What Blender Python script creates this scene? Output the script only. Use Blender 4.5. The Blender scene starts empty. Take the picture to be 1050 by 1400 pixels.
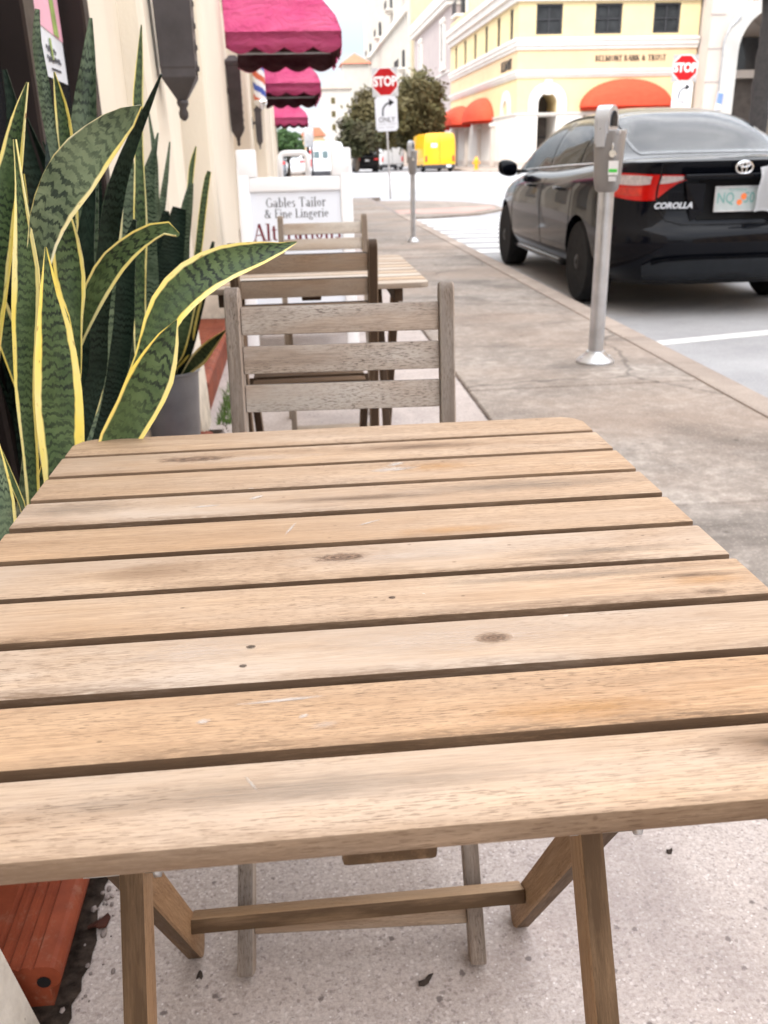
import bpy, bmesh, math, random
from mathutils import Vector, Matrix, noise as mnoise
R = math.radians
random.seed(7)
scene = bpy.context.scene
COL = scene.collection

# ------------------------------------------------------------------ helpers
def link(o):
    COL.objects.link(o)
    return o

def tag(o, label=None, cat=None, group=None, kind=None):
    if label: o['label'] = label
    if cat: o['category'] = cat
    if group: o['group'] = group
    if kind: o['kind'] = kind
    return o

def thing(name, label, cat, loc=(0, 0, 0), rotz=0.0, group=None):
    o = link(bpy.data.objects.new(name, None))
    o.empty_display_size = 0.1
    o.location = loc
    o.rotation_euler = (0, 0, rotz)
    return tag(o, label, cat, group)

def obj(name, bm, mat=None, parent=None, smooth=False, loc=None, mats=None, angle=None):
    me = bpy.data.meshes.new(name)
    bmesh.ops.recalc_face_normals(bm, faces=bm.faces)
    bm.to_mesh(me)
    bm.free()
    for m in (mats or ([mat] if mat else [])):
        me.materials.append(m)
    if smooth:
        me.polygons.foreach_set('use_smooth', [True] * len(me.polygons))
        if angle is not None:
            me.set_sharp_from_angle(angle=R(angle))
    o = link(bpy.data.objects.new(name, me))
    if parent: o.parent = parent
    if loc is not None: o.location = loc
    return o

def copy_tree(o, parent=None):
    c = o.copy()
    COL.objects.link(c)
    if parent: c.parent = parent
    for ch in list(o.children):
        copy_tree(ch, c)
    return c

def box(bm, c, s, bev=0.0, seg=1, rot=None, mat_index=0):
    g = bmesh.ops.create_cube(bm, size=1.0)
    vs = g['verts']
    bmesh.ops.scale(bm, vec=s, verts=vs)
    if bev > 0:
        es = list({e for v in vs for e in v.link_edges})
        r = bmesh.ops.bevel(bm, geom=es, offset=bev, segments=seg, profile=0.6, affect='EDGES')
        vs = [v for v in r['verts']]
        # bevel returns every vertex that belongs to the result faces
    M = Matrix.Translation(c)
    if rot is not None:
        M = M @ (rot.to_4x4() if isinstance(rot, Matrix) else rot.to_matrix().to_4x4())
    bmesh.ops.transform(bm, matrix=M, verts=vs)
    if mat_index:
        for f in {f for v in vs for f in v.link_faces}: f.material_index = mat_index
    return vs

def newbox(c, s, bev=0.0, seg=1, rot=None):
    bm = bmesh.new(); box(bm, c, s, bev, seg, rot); return bm

def tube(bm, pts, rad, n=12, cap=True):
    pts = [Vector(p) for p in pts]
    rads = rad if isinstance(rad, (list, tuple)) else [rad] * len(pts)
    rings = []
    prev = None
    for i, p in enumerate(pts):
        t = (pts[min(i + 1, len(pts) - 1)] - pts[max(i - 1, 0)])
        t = t.normalized() if t.length > 1e-9 else Vector((0, 0, 1))
        a = prev if prev is not None else (Vector((1, 0, 0)) if abs(t.x) < 0.9 else Vector((0, 1, 0)))
        u = (a - t * a.dot(t)).normalized()
        prev = u
        w = t.cross(u)
        rings.append([bm.verts.new(p + (u * math.cos(2 * math.pi * k / n) + w * math.sin(2 * math.pi * k / n)) * rads[i]) for k in range(n)])
    for a, b in zip(rings, rings[1:]):
        for k in range(n):
            bm.faces.new((a[k], a[(k + 1) % n], b[(k + 1) % n], b[k]))
    if cap:
        bm.faces.new(rings[0][::-1]); bm.faces.new(rings[-1])

def lathe(bm, prof, c=(0, 0, 0), n=24, axis='Z', cap=True):
    rings = []
    for r, z in prof:
        ring = []
        for k in range(n):
            a = 2 * math.pi * k / n
            x, y = r * math.cos(a), r * math.sin(a)
            v = (x, y, z) if axis == 'Z' else ((z, x, y) if axis == 'X' else (x, z, y))
            ring.append(bm.verts.new(Vector(v) + Vector(c)))
        rings.append(ring)
    for a, b in zip(rings, rings[1:]):
        for k in range(n):
            bm.faces.new((a[k], a[(k + 1) % n], b[(k + 1) % n], b[k]))
    if cap:
        bm.faces.new(rings[0][::-1]); bm.faces.new(rings[-1])

def prism(bm, poly, lo, hi, plane='XZ'):
    """extrude a 2-D outline; plane XZ -> along Y, YZ -> along X, XY -> along Z"""
    def P(a, b, d):
        return {'XZ': (a, d, b), 'YZ': (d, a, b), 'XY': (a, b, d)}[plane]
    A = [bm.verts.new(P(a, b, lo)) for a, b in poly]
    B = [bm.verts.new(P(a, b, hi)) for a, b in poly]
    n = len(poly)
    bm.faces.new(A[::-1]); bm.faces.new(B)
    for i in range(n):
        bm.faces.new((A[i], A[(i + 1) % n], B[(i + 1) % n], B[i]))

def grid(bm, fn, nu, nv, closed_u=False):
    V = [[bm.verts.new(fn(i, j)) for j in range(nv)] for i in range(nu)]
    for i in range(nu - (0 if closed_u else 1)):
        for j in range(nv - 1):
            a, b = V[i], V[(i + 1) % nu]
            bm.faces.new((a[j], b[j], b[j + 1], a[j + 1]))
    return V

def apply_bool(o, cutter, op='DIFFERENCE'):
    m = o.modifiers.new('b', 'BOOLEAN'); m.object = cutter; m.operation = op; m.solver = 'EXACT'
    dg = bpy.context.evaluated_depsgraph_get()
    me = bpy.data.meshes.new_from_object(o.evaluated_get(dg))
    o.modifiers.clear()
    old = o.data; o.data = me
    bpy.data.objects.remove(cutter)
    return o

def interp(x, xs, ys):
    if x <= xs[0]: return ys[0]
    for i in range(len(xs) - 1):
        if x <= xs[i + 1]:
            t = (x - xs[i]) / (xs[i + 1] - xs[i])
            return ys[i] + (ys[i + 1] - ys[i]) * t
    return ys[-1]

def sinterp(x, xs, ys):
    """smooth (Catmull-Rom like) interpolation"""
    n = len(xs)
    if x <= xs[0]: return ys[0]
    if x >= xs[-1]: return ys[-1]
    for i in range(n - 1):
        if x <= xs[i + 1]: break
    def m(k):
        if k == 0: return (ys[1] - ys[0]) / (xs[1] - xs[0])
        if k == n - 1: return (ys[-1] - ys[-2]) / (xs[-1] - xs[-2])
        return (ys[k + 1] - ys[k - 1]) / (xs[k + 1] - xs[k - 1])
    h = xs[i + 1] - xs[i]; t = (x - xs[i]) / h
    return ((2*t**3 - 3*t*t + 1) * ys[i] + (t**3 - 2*t*t + t) * h * m(i) + (-2*t**3 + 3*t*t) * ys[i+1] + (t**3 - t*t) * h * m(i+1))

# ------------------------------------------------------------------ materials
class NT:
    def __init__(s, name):
        s.m = bpy.data.materials.new(name); s.m.use_nodes = True
        s.t = s.m.node_tree; s.t.nodes.clear()
        s.out = s.t.nodes.new('ShaderNodeOutputMaterial')
        s.b = s.t.nodes.new('ShaderNodeBsdfPrincipled')
        s.t.links.new(s.b.outputs[0], s.out.inputs[0])
        s._obj = None; s._info = None
    def n(s, typ, **kw):
        nd = s.t.nodes.new('ShaderNode' + typ)
        for k, v in kw.items():
            if k.startswith('i_'):
                key = k[2:]
                key = int(key) if key.isdigit() else key.replace('_', ' ')
                s.set(nd.inputs[key], v)
            else: setattr(nd, k, v)
        return nd
    def set(s, sock, v):
        if isinstance(v, bpy.types.NodeSocket): s.t.links.new(v, sock)
        else:
            if sock.type == 'RGBA' and len(v) == 3: v = (*v, 1)
            sock.default_value = v
    def obj(s):
        if s._obj is None: s._obj = s.n('TexCoord').outputs['Object']
        return s._obj
    def world(s):
        return s.n('NewGeometry').outputs['Position']
    def info(s, k):
        if s._info is None: s._info = s.n('ObjectInfo')
        return s._info.outputs[k]
    def map(s, v, scale=(1, 1, 1), loc=(0, 0, 0), rot=(0, 0, 0)):
        return s.n('Mapping', i_Vector=v, i_Scale=scale, i_Location=loc, i_Rotation=rot).outputs[0]
    def noise(s, v, scale=5, detail=4, rough=0.55, dist=0.0, out=0):
        return s.n('TexNoise', i_Vector=v, i_Scale=scale, i_Detail=detail, i_Roughness=rough, i_Distortion=dist).outputs[out]
    def vor(s, v, scale=5, out='Distance', rnd=1.0):
        return s.n('TexVoronoi', i_Vector=v, i_Scale=scale, i_Randomness=rnd).outputs[out]
    def ramp(s, f, a, b, lo=0.0, hi=1.0):
        return s.n('MapRange', i_0=f, i_1=a, i_2=b, i_3=lo, i_4=hi).outputs[0]
    def mix(s, f, a, b, mode='MIX'):
        nd = s.n('Mix', data_type='RGBA', blend_type=mode)
        s.set(nd.inputs[0], f); s.set(nd.inputs[6], a); s.set(nd.inputs[7], b)
        return nd.outputs[2]
    def math(s, op, a, b=0.5, clamp=False):
        nd = s.n('Math', operation=op, use_clamp=clamp); s.set(nd.inputs[0], a); s.set(nd.inputs[1], b)
        return nd.outputs[0]
    def vadd(s, a, b):
        nd = s.n('VectorMath', operation='ADD'); s.set(nd.inputs[0], a); s.set(nd.inputs[1], b); return nd.outputs[0]
    def sep(s, v):
        return s.n('SeparateXYZ', i_0=v).outputs
    def col(s, c): s.set(s.b.inputs['Base Color'], c)
    def rough(s, r): s.set(s.b.inputs['Roughness'], r)
    def p(s, k, v): s.set(s.b.inputs[k], v)
    def bump(s, h, strength=0.3, dist=0.01):
        nd = s.n('Bump', i_Strength=strength, i_Distance=dist, i_Height=h)
        s.set(s.b.inputs['Normal'], nd.outputs[0])

def plain(name, c, rough=0.6, metal=0.0, var=0.12, scale=6.0, coat=0.0, spec=0.5, bump=0.0, bscale=60):
    m = NT(name); v = m.obj()
    f = m.ramp(m.noise(v, scale, 5), 0.3, 0.7)
    m.col(m.mix(f, [x * (1 - var) for x in c], [min(1, x * (1 + var)) for x in c]))
    m.rough(m.ramp(m.noise(v, scale * 3, 3), 0.3, 0.7, max(0.02, rough - .08), min(1, rough + .08)))
    m.p('Metallic', metal); m.p('Coat Weight', coat); m.p('Coat Roughness', 0.03)
    m.p('Specular IOR Level', spec)
    if bump: m.bump(m.noise(v, bscale, 5), bump, 0.005)
    return m.m

def wood(name, A, B, G, grey=0.35, fleck=0.6, dirt=0.35, marks=False, bump=0.25, rough=0.62):
    """A light tone, B dark grain, G weathered tone; grain runs along local X; object colour r adds grey, g adds orange"""
    m = NT(name)
    rnd = m.info('Random')
    off = m.n('CombineXYZ', i_0=m.math('MULTIPLY', rnd, 37.0), i_1=m.math('MULTIPLY', rnd, 11.0), i_2=m.math('MULTIPLY', rnd, 5.0)).outputs[0]
    v = m.vadd(m.obj(), off)
    oc = m.n('SeparateColor', i_0=m.info('Color')).outputs
    # broad figure: warped rings cut lengthwise
    warp = m.noise(m.map(v, (2.2, 9, 9)), 1.0, 4, 0.5)
    rings = m.noise(m.map(v, (1.6, 34, 34)), 1.0, 6, 0.6, 0.6)
    fine = m.noise(m.map(v, (26, 560, 560)), 1.0, 4, 0.62)
    pores = m.noise(m.map(v, (105, 1300, 1300)), 1.0, 2, 0.55)
    c = m.mix(m.ramp(rings, 0.36, 0.64), [min(1, a * 1.06) for a in A], [a * .52 + b * .48 for a, b in zip(A, B)])
    c = m.mix(m.ramp(fine, 0.38, 0.66, 0, 0.62), c, B)
    # patches of sun-bleach and grey
    g = m.ramp(m.noise(m.map(v, (3.0, 11, 11)), 1.0, 5, 0.6), 0.42, 0.70)
    g = m.math('MULTIPLY', g, m.math('ADD', oc[0], grey), True)
    c = m.mix(g, c, G)
    c = m.mix(m.math('MULTIPLY', oc[0], .62), c, m.mix(.55, c, G))
    c = m.mix(m.math('MULTIPLY', oc[1], .55), c, m.mix(1.0, c, (1.04, .84, .60), 'MULTIPLY'))
    o = m.ramp(warp, 0.5, 0.75)
    c = m.mix(m.math('MULTIPLY', o, oc[1], True), c, (A[0] * 1.02, A[1] * .80, A[2] * .55))
    # pores: short dark dashes, more of them where the wood is worn
    pm = m.ramp(pores, 0.56, 0.62, 0, fleck)
    worn = m.ramp(m.noise(m.map(v, (5, 22, 22)), 1.0, 4), 0.38, 0.62, 0.12, 1.0)
    c = m.mix(m.math('MULTIPLY', pm, worn), c, [b * .38 for b in B])
    # dirt streaks
    d = m.ramp(m.noise(m.map(v, (4, 55, 55), (3, 1, 7)), 1.0, 5, 0.7), 0.60, 0.78, 0, dirt)
    c = m.mix(d, c, [b * .5 for b in B])
    if marks:
        # knots
        vk = m.map(v, (3.2, 8.5, 3.0))
        k = m.vor(m.vadd(vk, m.n('VectorMath', operation='SCALE', i_0=m.noise(m.map(v, (14, 30, 30)), 1.0, 2, out=1), i_Scale=0.12).outputs[0]), 1.0)
        c = m.mix(m.ramp(k, 0.05, 0.16, 0.75, 0), c, [b * .62 for b in B])
        c = m.mix(m.ramp(k, 0.02, 0.05, 0.8, 0), c, [b * .28 for b in B])
        # dried paint and scratches
        s1 = m.noise(m.map(v, (30, 46, 30), (1, 2, 3), (0, 0, .5)), 1.0, 3, 0.7, 1.5)
        gate = m.ramp(m.noise(m.map(v, (5, 9, 9), (9, 4, 1)), 1.0, 2), 0.60, 0.66)
        c = m.mix(m.math('MULTIPLY', m.ramp(s1, 0.70, 0.73), m.math('MULTIPLY', gate, 0.7)), c, (0.80, 0.77, 0.73))
        # scuffed dark specks
        sp = m.vor(m.map(v, (26, 40, 26)), 1.0)
        c = m.mix(m.ramp(sp, 0.03, 0.055, 0.65, 0), c, [b * .3 for b in B])
    if marks:
        oy = m.sep(m.obj())[1]
        band = m.ramp(m.math('ADD', oy, m.ramp(m.noise(m.map(v, (7, 30, 30), (2, 9, 4)), 1.0, 6, .7), .3, .7, -.010, .010)), -.018, -.030)
        band = m.math('MULTIPLY', band, m.math('SUBTRACT', 1.0, oc[2]), True)
        gr2 = m.ramp(m.noise(m.map(v, (60, 420, 420), (1, 5, 2)), 1.0, 4, .75), .38, .54, .2, 1)
        on = m.ramp(m.noise(m.map(v, (2.5, .1, .1), (6, 0, 0)), 1.0, 2), .42, .58, .25, 1)
        c = m.mix(m.math('MULTIPLY', m.math('MULTIPLY', band, gr2), m.math('MULTIPLY', on, .85)), c, [b * .42 for b in B])
        tone = m.ramp(m.noise(m.map(v, (2.0, 7, 7), (5, 2, 8)), 1.0, 5, .6), .35, .68)
        c = m.mix(m.math('MULTIPLY', tone, .55), c, [a * .35 + b * .65 for a, b in zip(A, B)])
    # grime on the side faces (sawn, never wiped), deepened to paint in their shade
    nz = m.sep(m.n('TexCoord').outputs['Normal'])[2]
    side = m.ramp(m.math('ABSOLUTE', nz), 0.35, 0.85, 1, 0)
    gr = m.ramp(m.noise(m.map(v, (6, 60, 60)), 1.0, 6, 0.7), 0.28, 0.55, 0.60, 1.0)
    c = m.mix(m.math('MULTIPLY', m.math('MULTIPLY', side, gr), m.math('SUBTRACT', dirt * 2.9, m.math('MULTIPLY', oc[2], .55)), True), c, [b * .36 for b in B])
    m.col(c)
    m.rough(m.ramp(fine, 0.3, 0.7, rough - .08, rough + .14))
    m.p('Specular IOR Level', 0.2)
    h = m.math('ADD', m.math('MULTIPLY', fine, 0.6), m.math('MULTIPLY', pm, -0.5))
    m.bump(h, bump, 0.0015)
    return m.m

M = {}
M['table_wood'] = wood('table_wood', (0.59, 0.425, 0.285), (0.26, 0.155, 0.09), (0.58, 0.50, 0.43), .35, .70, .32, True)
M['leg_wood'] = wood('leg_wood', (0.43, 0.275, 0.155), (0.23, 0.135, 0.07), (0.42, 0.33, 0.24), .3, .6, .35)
M['grey_wood'] = wood('grey_wood', (0.46, 0.365, 0.29), (0.17, 0.115, 0.085), (0.47, 0.42, 0.375), .85, .95, .22)
M['brown_wood'] = wood('brown_wood', (0.34, 0.225, 0.14), (0.16, 0.095, 0.055), (0.36, 0.30, 0.24), .35, .6, .4)
M['pale_wood'] = wood('pale_wood', (0.50, 0.40, 0.305), (0.27, 0.19, 0.135), (0.58, 0.52, 0.45), .6, .5, .25)

def concrete(name, c1, c2, stain, big=0.8, sp=0.5, stain_amt=0.6, crack=0.0):
    m = NT(name); v = m.world()
    f = m.noise(v, 1.3, 7, 0.62)
    c = m.mix(m.ramp(f, 0.36, 0.64), c1, c2)
    if crack:
        mo = m.noise(v, 16, 6, .72)
        c = m.mix(m.ramp(mo, .42, .62, 0, .6), c, [x * .62 for x in c1])
        c = m.mix(m.ramp(mo, .48, .34, 0, .5), c, [min(1, x * 1.2) for x in c2])
    st = m.ramp(m.noise(m.map(v, (0.9, 1.5, 1), (4, 2, 0)), big * 1.3, 7, 0.7, 0.9), 0.46, 0.64, 0, stain_amt)
    c = m.mix(st, c, stain)
    isl = m.n('NewGeometry').outputs['Random Per Island']
    c = m.mix(m.ramp(isl, 0, 1, 0, .38), c, [x * .62 for x in c1])
    warm = m.ramp(m.noise(m.map(v, (.5, .8, 1), (8, 5, 0)), 1.0, 5, .6), .42, .62, 0, .6 if crack else 0)
    c = m.mix(warm, c, (c1[0] * 1.12, c1[1] * .98, c1[2] * .88))
    sand = m.noise(v, 170, 3, 0.7)
    c = m.mix(m.ramp(sand, 0.52, 0.75, 0, sp), c, [x * .45 for x in c1])
    sand2 = m.noise(v, 95, 2, 0.7)
    c = m.mix(m.ramp(sand2, 0.55, 0.8, 0, sp), c, [min(1, x * 1.5) for x in c2])
    blot = m.vor(m.map(v, (1.4, 1.9, 1), (.3, .7, 0)), 2.6)
    c = m.mix(m.ramp(blot, 0.03, 0.06, 0.6, 0), c, [x * .35 for x in stain])
    if crack:
        e = m.n('TexVoronoi', feature='DISTANCE_TO_EDGE', i_Scale=0.42,
                i_Vector=m.vadd(v, m.n('VectorMath', operation='SCALE', i_0=m.noise(v, 2.2, 4, out=1), i_Scale=0.35).outputs[0])).outputs['Distance']
        c = m.mix(m.ramp(e, 0.0015, 0.006, crack, 0), c, [x * .4 for x in stain])
    m.col(c); m.rough(0.88); m.p('Specular IOR Level', 0.25)
    m.bump(m.math('ADD', sand, m.math('MULTIPLY', f, .6)), 0.35, 0.004)
    return m.m

M['sidewalk'] = concrete('sidewalk_concrete', (0.30, 0.258, 0.225), (0.45, 0.395, 0.35), (0.125, 0.108, 0.095), crack=.45, stain_amt=.85)
M['kerb'] = concrete('kerb_concrete', (0.36, 0.295, 0.25), (0.46, 0.385, 0.33), (0.19, 0.155, 0.135))
M['road'] = concrete('road_surface', (0.34, 0.34, 0.35), (0.43, 0.43, 0.44), (0.24, 0.24, 0.25), big=.35, stain_amt=.4)
M['ramp'] = concrete('ramp_paint', (0.50, 0.30, 0.26), (0.60, 0.40, 0.35), (0.45, 0.35, 0.32))
M['paint'] = concrete('road_paint', (0.74, 0.74, 0.74), (0.82, 0.82, 0.82), (0.52, 0.52, 0.52), sp=.2, stain_amt=.3)

def terrazzo():
    m = NT('seeded_pink_paving'); v = m.world()
    f = m.noise(v, 2.2, 6, 0.6)
    c = m.mix(m.ramp(f, 0.3, 0.7), (0.48, 0.41, 0.375), (0.60, 0.525, 0.485))
    cell = m.n('TexVoronoi', i_Vector=v, i_Scale=260, i_Randomness=1.0)
    r = m.n('SeparateColor', i_0=cell.outputs['Color']).outputs[0]
    grain = m.noise(v, 190, 4, 0.75)
    c = m.mix(m.ramp(grain, 0.42, 0.66, 0, .55), c, (0.23, 0.18, 0.16))
    c = m.mix(m.ramp(r, 0.90, 0.97, 0, .6), c, (0.68, 0.62, 0.59))
    c = m.mix(m.ramp(r, 0.10, 0.02, 0, .5), c, (0.17, 0.135, 0.13))
    gr2 = m.noise(v, 75, 6, .8)
    c = m.mix(m.ramp(gr2, .50, .68, 0, .6), c, (0.25, 0.195, 0.172))
    c = m.mix(m.ramp(gr2, .46, .30, 0, .5), c, (0.58, 0.51, 0.49))
    fl = m.vor(v, 70)
    c = m.mix(m.ramp(fl, 0.06, 0.13, .8, 0), c, (0.80, 0.76, 0.74))
    pit = m.math('ADD', m.vor(m.map(v, (1, 1, 1), (3.3, 1.7, 0)), 24), m.ramp(m.noise(v, 130, 3, .7), .3, .7, -.06, .06))
    c = m.mix(m.ramp(pit, 0.08, 0.13, .8, 0), c, (0.11, 0.085, 0.08))
    st = m.ramp(m.noise(m.map(v, (1, 1, 1), (7, 3, 0)), 1.6, 6, .7, .5), 0.52, 0.74, 0, .55)
    c = m.mix(st, c, (0.22, 0.18, 0.175))
    m.col(c); m.rough(0.72); m.p('Specular IOR Level', 0.4)
    m.bump(m.math('ADD', grain, m.math('MULTIPLY', r, .5)), 0.5, 0.003)
    return m.m
M['terrazzo'] = terrazzo()

def stucco(name, c, dirt=(0.45, 0.38, 0.30), amt=.35, bump=.3, base_dirt=0.0):
    m = NT(name); v = m.world()
    f = m.noise(v, 0.9, 6, 0.6)
    k = m.mix(m.ramp(f, 0.3, 0.7), [x * .93 for x in c], [min(1, x * 1.05) for x in c])
    s = m.ramp(m.noise(m.map(v, (3, 3, .35)), 1.5, 6, .7), 0.55, 0.80, 0, amt)
    k = m.mix(s, k, dirt)
    if base_dirt:
        z = m.sep(v)[2]
        g = m.math('MULTIPLY', m.ramp(z, 0.35, 0.02, 0, base_dirt), m.ramp(m.noise(v, 9, 6, .7), 0.4, 0.65))
        k = m.mix(g, k, (0.20, 0.17, 0.14))
        chip = m.ramp(m.noise(v, 14, 5, .7), 0.66, 0.70, 0, .8)
        k = m.mix(m.math('MULTIPLY', chip, m.ramp(z, .3, .05)), k, (0.30, 0.26, 0.22))
    m.col(k); m.rough(0.85); m.p('Specular IOR Level', 0.25)
    m.bump(m.noise(v, 55, 5, .65), bump, 0.006)
    return m.m
M['stucco'] = stucco('cream_stucco', (0.80, 0.73, 0.61), base_dirt=.8)
M['stucco_light'] = stucco('white_stucco_base', (0.86, 0.83, 0.76), base_dirt=.45, bump=.6)
M['bank_yellow'] = stucco('bank_yellow_stucco', (0.66, 0.53, 0.30), (0.57, 0.45, 0.26), .25, .1)
M['bank_peach'] = stucco('bank_peach_stucco', (0.65, 0.465, 0.29), (0.55, 0.39, 0.245), .25, .1)
M['trim'] = stucco('white_trim', (0.66, 0.63, 0.59), (0.55, 0.50, 0.45), .3, .1)
M['stone'] = stucco('pale_stone', (0.56, 0.50, 0.45), (0.46, 0.41, 0.37), .35, .15)
M['pinkwall'] = stucco('pinkish_wall', (0.40, 0.345, 0.335), (0.46, 0.41, 0.40), .3, .1)
M['creamtower'] = stucco('cream_tower', (0.50, 0.44, 0.315), (0.58, 0.52, 0.40), .3, .1)
M['whitewall'] = stucco('white_wall', (0.54, 0.52, 0.49), (0.66, 0.63, 0.60), .2, .1)

def fabric(name, c, fade=.25):
    m = NT(name); v = m.obj()
    f = m.ramp(m.noise(m.map(v, (1.5, 1.5, 4)), 1.6, 6, .6), 0.3, 0.7)
    k = m.mix(f, [x * .82 for x in c], [min(1, x + (1 - x) * fade * .4) for x in c])
    w = m.noise(v, 220, 2)
    k = m.mix(m.ramp(w, .4, .7, 0, .25), k, [x * .6 for x in c])
    m.col(k); m.rough(0.9); m.p('Specular IOR Level', 0.2)
    m.p('Transmission Weight', 0.0)
    m.bump(m.noise(m.map(v, (3, 2, 7)), 1.6, 5, .6, .6), .9, .06)
    return m.m
M['pink_fabric'] = fabric('pink_canvas', (0.86, 0.10, 0.31))
M['orange_fabric'] = fabric('orange_canvas', (0.80, 0.090, 0.045), .0)
M['maroon_shade_fabric'] = fabric('maroon_shade_lining', (0.10, 0.012, 0.025))  # dark maroon carries the shade under the awnings

def tile():
    m = NT('red_clay_tile'); v = m.obj()
    c = m.mix(m.ramp(m.noise(v, 7, 6, .65), .35, .65), (0.15, 0.028, 0.012), (0.29, 0.066, 0.028))
    c = m.mix(m.ramp(m.noise(v, 30, 6, .75), .54, .66, 0, .55), c, (0.30, 0.14, 0.09))
    m.col(c); m.rough(0.6); m.p('Specular IOR Level', .22); m.bump(m.noise(v, 45, 4), .2, .003)
    return m.m
M['tile'] = tile()

def leafmat(name, base, dark, light, margin, mw):
    m = NT(name)
    uv = m.sep(m.n('TexCoord').outputs['UV'])
    u, w = uv[0], uv[1]
    rnd = m.info('Random')
    a = m.math('ABSOLUTE', m.math('SUBTRACT', u, 0.5))
    pos = m.n('CombineXYZ', i_0=m.math('MULTIPLY', u, 0.55), i_1=m.math('MULTIPLY', w, m.math('ADD', m.math('MULTIPLY', m.math('FRACT', m.math('MULTIPLY', rnd, 7.3)), .75), .62)), i_2=m.math('MULTIPLY', rnd, 40)).outputs[0]
    n1 = m.noise(m.map(pos, (1.6, 22, 1)), 1.0, 5, .62, .6)
    n2 = m.noise(m.map(pos, (9, 230, 1)), 1.0, 3, .6, .5)
    zz = m.n('TexWave', wave_type='BANDS', bands_direction='Y', i_Vector=m.map(pos, (.30, 1, 1)), i_Scale=26.0, i_Distortion=7.5, i_Detail=3.0, i_Detail_Scale=1.3, i_Detail_Roughness=.6).outputs['Fac']
    c = m.mix(m.ramp(n1, .36, .62), base, light)
    gate = m.ramp(m.noise(m.map(pos, (.8, 16, 1), (1, 8, 0)), 1.0, 3), .34, .56, .3, 1)
    c = m.mix(m.math('MULTIPLY', m.ramp(zz, .36, .20, 0, 1), gate), c, dark)
    c = m.mix(m.ramp(n2, .56, .66, 0, .5), c, dark)
    c = m.mix(m.ramp(m.noise(m.map(pos, (40, 5, 1)), 1.0, 3), .45, .7, 0, .25), c, light)
    if mw:
        edge = m.math('ADD', a, m.ramp(m.noise(m.map(pos, (1, 14, 1), (9, 0, 0)), 1.0, 3), .3, .7, -.035, .035))
        wv = m.math('ADD', m.math('MULTIPLY', m.math('SUBTRACT', rnd, .45), .09), m.math('MULTIPLY', m.math('SUBTRACT', u, .5), .06))
        e = m.ramp(m.math('ADD', edge, wv), .5 - mw - .015, .5 - mw + .015)
        y = m.mix(m.ramp(m.noise(m.map(pos, (3, 7, 1), (5, 3, 0)), 1.0, 4), .35, .65), margin, [margin[0] * .95, margin[1] * 1.08, margin[2] * 2.6])
        y = m.mix(m.ramp(m.noise(m.map(pos, (30, 60, 1), (2, 3, 0)), 1.0, 3), .64, .72, 0, .8), y, (.25, .08, .03))
        c = m.mix(e, c, y)
    m.col(c); m.rough(m.ramp(n1, .3, .7, .30, .50)); m.p('Specular IOR Level', .30 if base[1] > .05 else .15)
    m.p('Subsurface Weight', 0.0)
    m.bump(m.noise(m.map(pos, (60, 8, 1)), 1.0, 3), .15, .002)
    return m.m
M['leaf0'] = leafmat('variegated_leaf', (0.044, 0.078, 0.029), (0.010, 0.020, 0.012), (0.098, 0.148, 0.060), (0.93, 0.74, 0.15), .115)
M['leaf1'] = leafmat('mottled_leaf', (0.050, 0.078, 0.044), (0.011, 0.022, 0.014), (0.145, 0.195, 0.12), (0.5, 0.5, 0.2), 0)
M['leaf2'] = leafmat('dark_leaf', (0.012, 0.022, 0.015), (0.004, 0.008, 0.006), (0.022, 0.040, 0.027), (0.5, 0.5, 0.2), 0)  # near-black green, shade of the gaps between leaves put into the colour

M['leaf3'] = leafmat('pale_banded_leaf', (0.095, 0.135, 0.075), (0.020, 0.036, 0.024), (0.19, 0.245, 0.145), (0.95, 0.80, 0.24), .09)
M['galv'] = plain('galvanised_steel', (0.52, 0.53, 0.55), .38, .85, .18, 9, bump=.1)
M['meter_grey'] = plain('meter_grey_paint', (0.235, 0.225, 0.222), .42, .25, .08, 12, spec=.5)
M['meter_light'] = plain('meter_dome_metal', (0.50, 0.52, 0.56), .35, .5, .08, 12)
M['darkmetal'] = plain('dark_bronze_metal', (0.070, 0.062, 0.064), .5, .3, .25, 9, bump=.15)
M['blackframe'] = plain('dark_brown_frame', (0.030, 0.022, 0.020), .38, 0, .2, 4, spec=.15)
M['black'] = plain('black_plastic', (0.012, 0.012, 0.013), .5, 0, .2, 8, spec=.15)
M['rubber'] = plain('tyre_rubber', (0.014, 0.014, 0.015), .8, 0, .3, 20, spec=.15)
M['chrome'] = plain('bright_chrome', (0.78, 0.79, 0.81), .12, 1.0, .04, 9)
M['white'] = plain('white_plastic', (0.80, 0.80, 0.815), .45, 0, .03, 5)
M['signwhite'] = plain('sign_panel_white', (0.70, 0.735, 0.80), .5, 0, .03, 3)
M['paper'] = plain('white_paper', (0.66, 0.67, 0.69), .7, 0, .05, 9, bump=.3, bscale=9)
M['red'] = plain('sign_red', (0.42, 0.008, 0.012), .6, 0, .08, 5, spec=.2)
M['signink'] = plain('black_ink', (0.020, 0.022, 0.025), .6, 0, .1, 9, spec=.15)
M['greyink'] = plain('grey_ink', (0.10, 0.10, 0.11), .6, 0, .1, 9, spec=.15)
M['burgundy'] = plain('burgundy_ink', (0.16, 0.022, 0.030), .6, 0, .1, 9, spec=.15)
M['yellow'] = plain('van_yellow', (0.82, 0.41, 0.006), .35, 0, .05, 3, coat=.5)
M['vanwhite'] = plain('van_white', (0.74, 0.75, 0.77), .35, 0, .05, 3, coat=.5)
M['hydrant'] = plain('hydrant_yellow', (0.80, 0.33, 0.012), .45, 0, .1, 9)
M['darkglass'] = plain('dark_window_glass', (0.018, 0.020, 0.023), .08, 0, .2, 2, spec=.6)
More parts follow.
